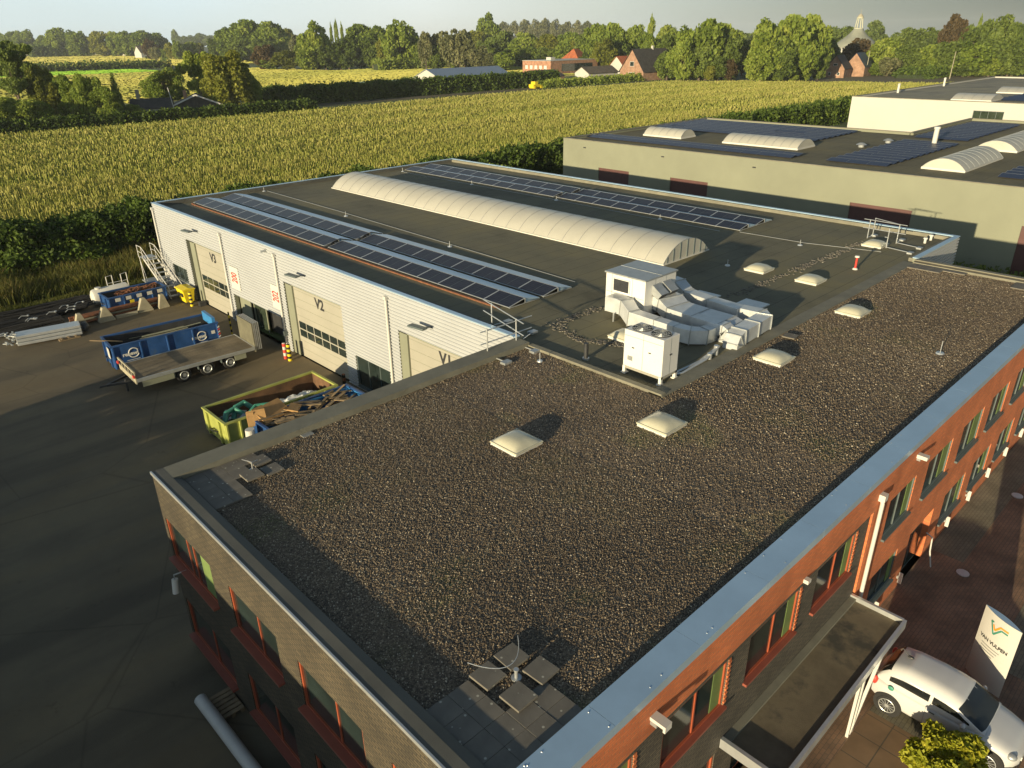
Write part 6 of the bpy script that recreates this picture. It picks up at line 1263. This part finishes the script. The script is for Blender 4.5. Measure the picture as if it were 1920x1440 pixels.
A5 = quads(np.stack([ux,uy,1.25+.35*rng.random(len(ux))],1), .42+.10*rng.random(len(ux)), .30+.10*np.sin(ux*.05)*np.sin(uy*.2)+rng.normal(0,.10,len(ux)), up=1.1)
V, F, T, o_ = [], [], [], 0
for a, b, t in (A1,A2,A3,A4,A5): V.append(a); F.append(b+o_); T.append(t); o_ += len(a)
tag(link(npmesh('corn_field',np.concatenate(V),np.concatenate(F),np.concatenate(T),LC),'corn_field'), None, None, kind='stuff')
# shrub in front of the car
sh = thing('shrub','bright yellow green shrub beside the white car','shrub',(11.25,-3.55,0))
P, t = crown_pts('shrub', 9000); P = P*np.array([2.0,2.0,1.6]); P[:,2] += .02; Vv, Ff, Tt = quads(P, .105, t+.05); link(npmesh('foliage',Vv,Ff,Tt,LS),'foliage',sh)
q = MB(); 
for k in range(7): a = k*.9; q.tube([(0,0,0),(.25*math.cos(a),.25*math.sin(a),.5),(.6*math.cos(a),.6*math.sin(a),1.1)],[.04,.03,.01],6)
q.build('stems', M['bark'], sh, world=False)
# far fields: stubble and cereal, upright tufts that catch the low sun
def tufts(name, n, x0,x1,y0,y1, h, w_, lm, tn, rows=2.2):
    x = rng.uniform(x0,x1,n); y = np.round(rng.uniform(y0,y1,n)/rows)*rows+rng.normal(0,.12,n); a = rng.uniform(-.9,.9,n)+1.57; dx, dy = np.cos(a)*w_*.5, np.sin(a)*w_*.5
    hh = h*rng.uniform(.6,1.2,n)
    V = np.stack([np.stack([x-dx,y-dy,0*x],1),np.stack([x+dx,y+dy,0*x],1),np.stack([x+dx+hh*.3,y+dy,hh],1),np.stack([x-dx+hh*.3,y-dy,hh],1)],1).reshape(-1,3)
    t = np.clip(tn+.12*np.sin(y*.05+np.sin(x*.02)*2)+rng.normal(0,.05,n),0,1)
    return tag(link(npmesh(name,V,np.arange(4*n).reshape(n,4),t,lm),name), None, None, kind='stuff')
FC = tonemat('far_crop', ((0,(.16,.19,.04)),(.5,(.36,.34,.085)),(1,(.52,.44,.13))), .9, .1)
FM = tonemat('far_meadow', ((0,(.10,.22,.02)),(.5,(.20,.38,.035)),(1,(.30,.48,.06))), .9, .1)
tufts('far_crop',90000,-60,330,246,400,.5,1.7,FC,.36); tufts('far_crop',34000,-60,240,400,492,.55,2.4,FC,.36); tufts('far_meadow',34000,-100,185,492,562,.4,2.6,FM,.42); tufts('far_crop',60000,-200,420,600,1250,.9,5,FC,.50,6)
# ------------------------------------------------------------------ far buildings
def gable(name,label,cat,c,L,Wd,eave,ridge,rz,wm,rm,over=.4,axis='x',hip=0.,windows=(),chim=None,door=None):
    t = thing(name,label,cat,(c[0],c[1],0),rz)
    l, w = L/2, Wd/2
    q = MB(); q.prism([(-w,0),(w,0),(w,eave),(0,ridge-.05),(-w,eave)] if not hip else [(-w,0),(w,0),(w,eave),(-w,eave)],'x',-l,l); q.build('wall', wm, t, world=False)
    s = (ridge-eave)/w; e = eave-over*s; hh = hip
    q = MB(); z1 = ridge+.12; z0 = e+.12
    for sg in (-1,1):
        q.add([(-l-over,sg*(w+over),z0),(l+over,sg*(w+over),z0),(l+over-hh,0,z1),(-l-over+hh,0,z1),(-l-over,sg*(w+over),z0-.12),(l+over,sg*(w+over),z0-.12),(l+over-hh,0,z1-.12),(-l-over+hh,0,z1-.12)],[(0,1,2,3),(4,5,6,7),(0,1,5,4),(1,2,6,5),(2,3,7,6),(3,0,4,7)])
    if hh: 
        for sg in (-1,1): q.add([(sg*(l+over),-(w+over),z0),(sg*(l+over),w+over,z0),(sg*(l+over-hh),0,z1)],[(0,1,2)])
    ro = q.build('roof', rm, t, world=False)
    if chim: MB().box(chim[0]-.4,chim[0]+.4,chim[1]-.4,chim[1]+.4,eave,chim[2]).build('chimney', chim[3] if len(chim) > 3 else M['br_farm'], ro, world=False)
    for (f,u,z,ww,hw) in windows:
        q = MB()
        if f == '-y': q.box(u-ww/2,u+ww/2,-w-.06,-w+.05,z,z+hw)
        elif f == '-x': q.box(-l-.06,-l+.05,u-ww/2,u+ww/2,z,z+hw)
        wo_ = q.build('window', M['white'], t, world=False); q = MB()
        if f == '-y': q.box(u-ww/2+.12,u+ww/2-.12,-w-.075,-w-.061,z+.12,z+hw-.12)
        else: q.box(-l-.075,-l-.061,u-ww/2+.12,u+ww/2-.12,z+.12,z+hw-.12)
        q.build('pane', M['glass'], wo_, world=False)
    return t
bg_ = gable('bungalow','low bungalow with grey gabled roof and white trim behind the field hedge','house',(75,191.5),9,10.5,2.6,4.7,R(67),M['tile_dark'],M['tile_dark'],.5,windows=(('-x',-2,.9,1.6,1.2),('-x',2,.9,1.6,1.2)),chim=(2,2.5,5.6))
MB().beam((-5.1,-5.85,2.42),(-5.1,0,4.86),.12,.34).beam((-5.1,5.85,2.42),(-5.1,0,4.86),.12,.34).build('verge_board', M['white'], bg_, world=False)
gable('bungalow','bungalow wing with white end wall and pale chimney left of the gable','house',(64.5,192.5),8.5,7.5,2.5,4.3,R(-23),M['whitewall'],M['tile_dark'],.5,chim=(-2.8,0,6.4,M['concrete']),windows=(('-x',0,.8,1.8,1.3),))
q = MB(); q.box(52.5,59.5,187.5,193.5,0,2.3); q.box(52.1,59.9,187.1,193.9,2.3,2.5,1); tag(q.build('garage', [M['whitewall'],M['bitumen']]), 'flat roofed garage left of the bungalow', 'garage')
q = MB(); q.cyl((66.6,184,0),(65.8,184.2,7.0),.10,.07); tag(q.build('flagpole', M['white']), 'leaning white flagpole in front of the bungalow', 'flagpole')
gable('farm_shed','long pale shed with sky tinted solar roof behind the windbreak','shed',(181,213),33,15.4,4.0,6.9,0,M['whitewall'],mat('sky_tinted_roof',(.17,.22,.30),.35,var=.1),.4)  # pale blue grey roof colour stands for the sky reflected in it
for k,(x,y) in enumerate(((150,236),(156,228))):
    q = MB(); q.grid(lambda u,v: (x+24*u, y+2.6*math.cos(math.pi*v), 2.9*math.sin(math.pi*v)), 10, 12); 
    t = thing('polytunnel',('rear','front')[k]+' polytunnel with pale green cover left of the long shed','greenhouse',(x+12,y,0))
    q.build('cover', mat('poly_cover',(.30,.42,.26),.4,var=.08), t, smooth=True); q = MB(); q.add([(x-.02,y+2.6*math.cos(math.pi*i/12),2.9*math.sin(math.pi*i/12)) for i in range(13)],[tuple(range(13))]); q.build('end_wall', M['whitewall'], t)
fb = thing('brick_building','flat roofed orange brick building with white windows beyond the shed','building',(270,262,0),R(0))
q = MB(); q.box(266.5,268,251,269.5,0,6.2); q.box(268,300,251,269.5,0,6.1); q.build('wall', M['br_pink'], fb)
q = MB(); q.box(266.3,300.2,250.8,269.7,6.2,6.35); q.box(274,277,258,261,6.35,7.6); q.build('roof', M['whitewall'], fb)
for k in range(5): q = MB(); q.box(266.4,266.5,253.5+3.1*k,255.2+3.1*k,2.6,4.2); q.build('window', M['white'], fb)
q = MB(); q.box(274,296,250.9,251,1.5,4.8); q.build('window', M['glass'], fb)
gable('barn','small white gabled barn with brown roof behind the scrubby hedge','barn',(249,208.5),17,8,3.0,5.2,R(-4),M['whitewall'],M['tile_brown'],.5)
gable('farmhouse','big brick farmhouse with steep dark hipped roof','house',(264.5,194),20,12.5,3.6,11.5,R(-4),M['br_farm'],M['tile_dark'],.5,windows=(('-x',0,5.2,2.2,1.8),('-x',0,.6,3.2,2.4)),chim=(2,0,12.6,M['whitewall']))
gable('house','white gabled house with red roof left of the farmhouse','house',(300,235),9,8,4.0,7.6,R(-6),M['whitewall'],M['tile_red'],.4)
gable('house','house with bright orange hipped roof behind the brick building','house',(308,272.5),12,11,5.6,10.6,R(10),M['br_farm'],M['tile_red'],.5,hip=4.5)
gable('shed','dark roofed low shed between the solar roofed shed and the brick building','shed',(222,214),14,12,2.6,4.6,0,M['br_farm'],M['tile_dark'],.4)
gable('house','brick house with rounded gable and dark roof below the church dome','house',(316,137.5),11,7.5,3.4,8.2,R(10),M['br_farm'],M['tile_dark'],.3,windows=(('-x',-1.6,.9,1.0,1.2),('-x',0,4.4,1.6,.9),('-x',1.8,.9,1.0,1.2)))
gable('house','second brick house with solar panels on its roof below the church dome','house',(329,135),10,8,3.8,8.8,R(6),M['br_farm'],M['pv_blue'],.3,windows=(('-x',1.8,.9,1.2,1.3),))
gable('house','narrow brick cottage with white gable trim left of the dome','house',(340,160),9,7,5.0,9.6,R(-15),M['br_farm'],M['tile_dark'],.5,windows=(('-x',0,3.2,2.4,1.6),))
for i,(x,y,L_,W2,e,r_,rz,wm,rm,lb) in enumerate(((360,1330,60,30,9,17,0.1,'br_farm','tile_red','long red roofed farm far left'),(386,1300,40,24,9,16,0,'whitewall','tile_dark','white walled far house with dark roof, left one'),(377,1130,26,20,8,15,.3,'whitewall','tile_dark','white far house among trees, second from left'),
    (330,930,24,16,6,13,.1,'whitewall','tile_brown','far house with pale roof, middle of the row'),(322,800,22,13,5,10,.2,'br_farm','tile_red','small red brick far house beside the pale willow'),(345,690,26,20,5,15,.2,'whitewall','tile_brown','pale tent roofed house right of the oak'),(392,1085,14,14,8,15,.1,'whitewall','tile_dark','small white far house by the far hedge'))):
    gable('house',lb,'house',(x,y),L_,W2,e,r_,rz,M[wm],M[rm],.6)
vn = thing('camper_van','white camper van parked at the field edge by tall trees','camper van',(272,176.5,0),R(-54))
q = MB(); q.prism([(-3.4,.5),(3.2,.5),(3.4,1.4),(2.6,2.9),(-3.4,2.9)],'y',-1.1,1.1); q.build('body', M['carwhite'], vn, world=False, bevel=.15)
q = MB(); q.box(3.0-.45,3.0-.3,-1.115,-1.1,1.5,2.3); q.box(-1.6,-.4,-1.115,-1.1,1.6,2.2); q.build('window', M['glass'], vn, world=False)
for x in (-2.2,2.2): MB().cyl((x,-1.12,.38),(x,1.12,.38),.38,n=14).build('wheel', M['black'], vn, world=False)
for k,(x,y) in enumerate(((100,236),(119,232),(126,232),(133,232))):
    v = thing('camper_van',('white caravan half hidden behind the oak','white caravan above the windbreak, left','white caravan above the windbreak, middle','white caravan above the windbreak, right')[k],'caravan',(x,y,0),R(-30))
    q = MB(); q.prism([(-3,.5),(2.8,.5),(3.1,1.2),(2.7,2.7),(-2.8,2.7),(-3.1,1.4)],'y',-1.1,1.1); q.build('body', M['carwhite'], v, world=False, bevel=.12); q = MB(); q.box(-2,1.8,-1.115,-1.1,1.5,2.1); q.build('window', M['glass'], v, world=False)
q = MB(); q.box(193.5,198.5,190.2,192.5,.5,1.4); q.box(194.5,196,190.4,192.3,1.4,2.3); 
for x in (194.3,197.5): q.cyl((x,190.1,.5),(x,192.6,.5),.5,n=12)
tag(q.build('farm_machine', M['yellow']), 'yellow farm machine at the end of the brown track', 'farm machine')
# domed church with lantern
ch = thing('domed_church','church with broad grey dome and tall pale lantern above the trees','church',(470,198,0))
cx, cy = 470, 198
q = MB(); q.cyl((cx,cy,0),(cx,cy,8.8),10.6,n=28); q.build('wall', M['whitewall'], ch)
prof = [(11.6,8.6),(11.2,9.8),(9.8,11.4),(7.9,12.9),(6.1,14.2),(4.7,15.5),(3.6,16.8),(2.9,17.7),(2.5,18.3)]
q = MB(); N = 32
q.grid(lambda u,v: (cx+np.interp(v*8,range(9),[p[0] for p in prof])*math.cos(2*math.pi*u), cy+np.interp(v*8,range(9),[p[0] for p in prof])*math.sin(2*math.pi*u), float(np.interp(v*8,range(9),[p[1] for p in prof]))), N, 16); q.build('dome_roof', mat('dome_slate',(.24,.25,.20),.6,var=.15,scale=.3), ch, smooth=True)
ln = MB()
for k in range(8): a = k*math.pi/4; ln.cyl((cx+2.2*math.cos(a),cy+2.2*math.sin(a),18.2),(cx+1.5*math.cos(a),cy+1.5*math.sin(a),23.6),.30,n=6)
ln.cyl((cx,cy,18.0),(cx,cy,18.5),2.6,n=20); ln.cyl((cx,cy,23.6),(cx,cy,24.1),1.9,n=20); lo_ = ln.build('lantern', M['cream'], ch)
q = MB(); q.tube([(cx,cy,24.1),(cx,cy,24.9),(cx,cy,25.6),(cx,cy,26.1)],[1.7,1.4,.8,.12],16); q.cyl((cx,cy,26),(cx,cy,28.5),.08); q.build('cap', M['concrete'], lo_)
q = MB()
for k in range(14): a = k*2*math.pi/14; q.obox((cx+10.6*math.cos(a),cy+10.6*math.sin(a),6.9),(.3,1.4,2.2),a)
q.build('window', M['glass'], ch)
for k,(x,y) in enumerate(((328.2,131.3),(324.3,97.9))):
    q = MB(); q.cyl((x,y,0),(x+.6,y,9.5),.16,.10); tag(q.build('utility_pole', M['concrete']), ('pale leaning pole right of the brick houses','pale leaning pole before the dark wood')[k], 'pole')
# ------------------------------------------------------------------ neighbours left of the view, whose shadows fall across the yard
nb = thing('neighbour_building','brick building next door left of the yard, casting the long shadow','building',(-20,0,0))
q = MB(); wall_holes(q,'x',-14.3,.3,-3.2,15.2,0,5.9,[(y,y+2,.9,2.1) for y in range(-2,13,4)]); wall_holes(q,'y',14.9,.3,-30,-14.3,0,5.9,[]); wall_holes(q,'x',-30,.3,-3.2,15.2,0,5.9,[]); wall_holes(q,'y',-3.2,.3,-29.7,-14.3,0,5.9,[]); q.build('wall', M['br_dark_x'], nb)
q = MB(); q.box(-30.2,-13.9,-3.4,15.3,5.86,6.05); q.build('roof', M['bitumen'], nb)
for y in range(-2,13,4): window(nb,'x',-14.0,y,y+2,.9,2.1,M['grey_frame'],M['grey_frame'],M['glass'],(.5,),inward=-1)
hedge('boundary_hedge','clipped boundary hedge at the left side of the yard',-13.5,-9.2,17,33.4,2.35,26000,.14,bump=.25)

# ------------------------------------------------------------------ evening haze
hz = MB(); hz.box(-450,2650,-450,2650,-1.5,48); ho = hz.build('haze', [], None); tag(ho, None, None, kind='stuff')
hm = bpy.data.materials.new('haze_air'); hm.use_nodes = True; hn = hm.node_tree.nodes; hn.remove(hn['Principled BSDF']); pv_ = hn.new('ShaderNodeVolumePrincipled'); pv_.inputs['Color'].default_value = (.86,.93,1,1); pv_.inputs['Density'].default_value = HAZE; pv_.inputs['Anisotropy'].default_value = 0
hm.node_tree.links.new(pv_.outputs[0], hn['Material Output'].inputs['Volume']); ho.data.materials.append(hm)
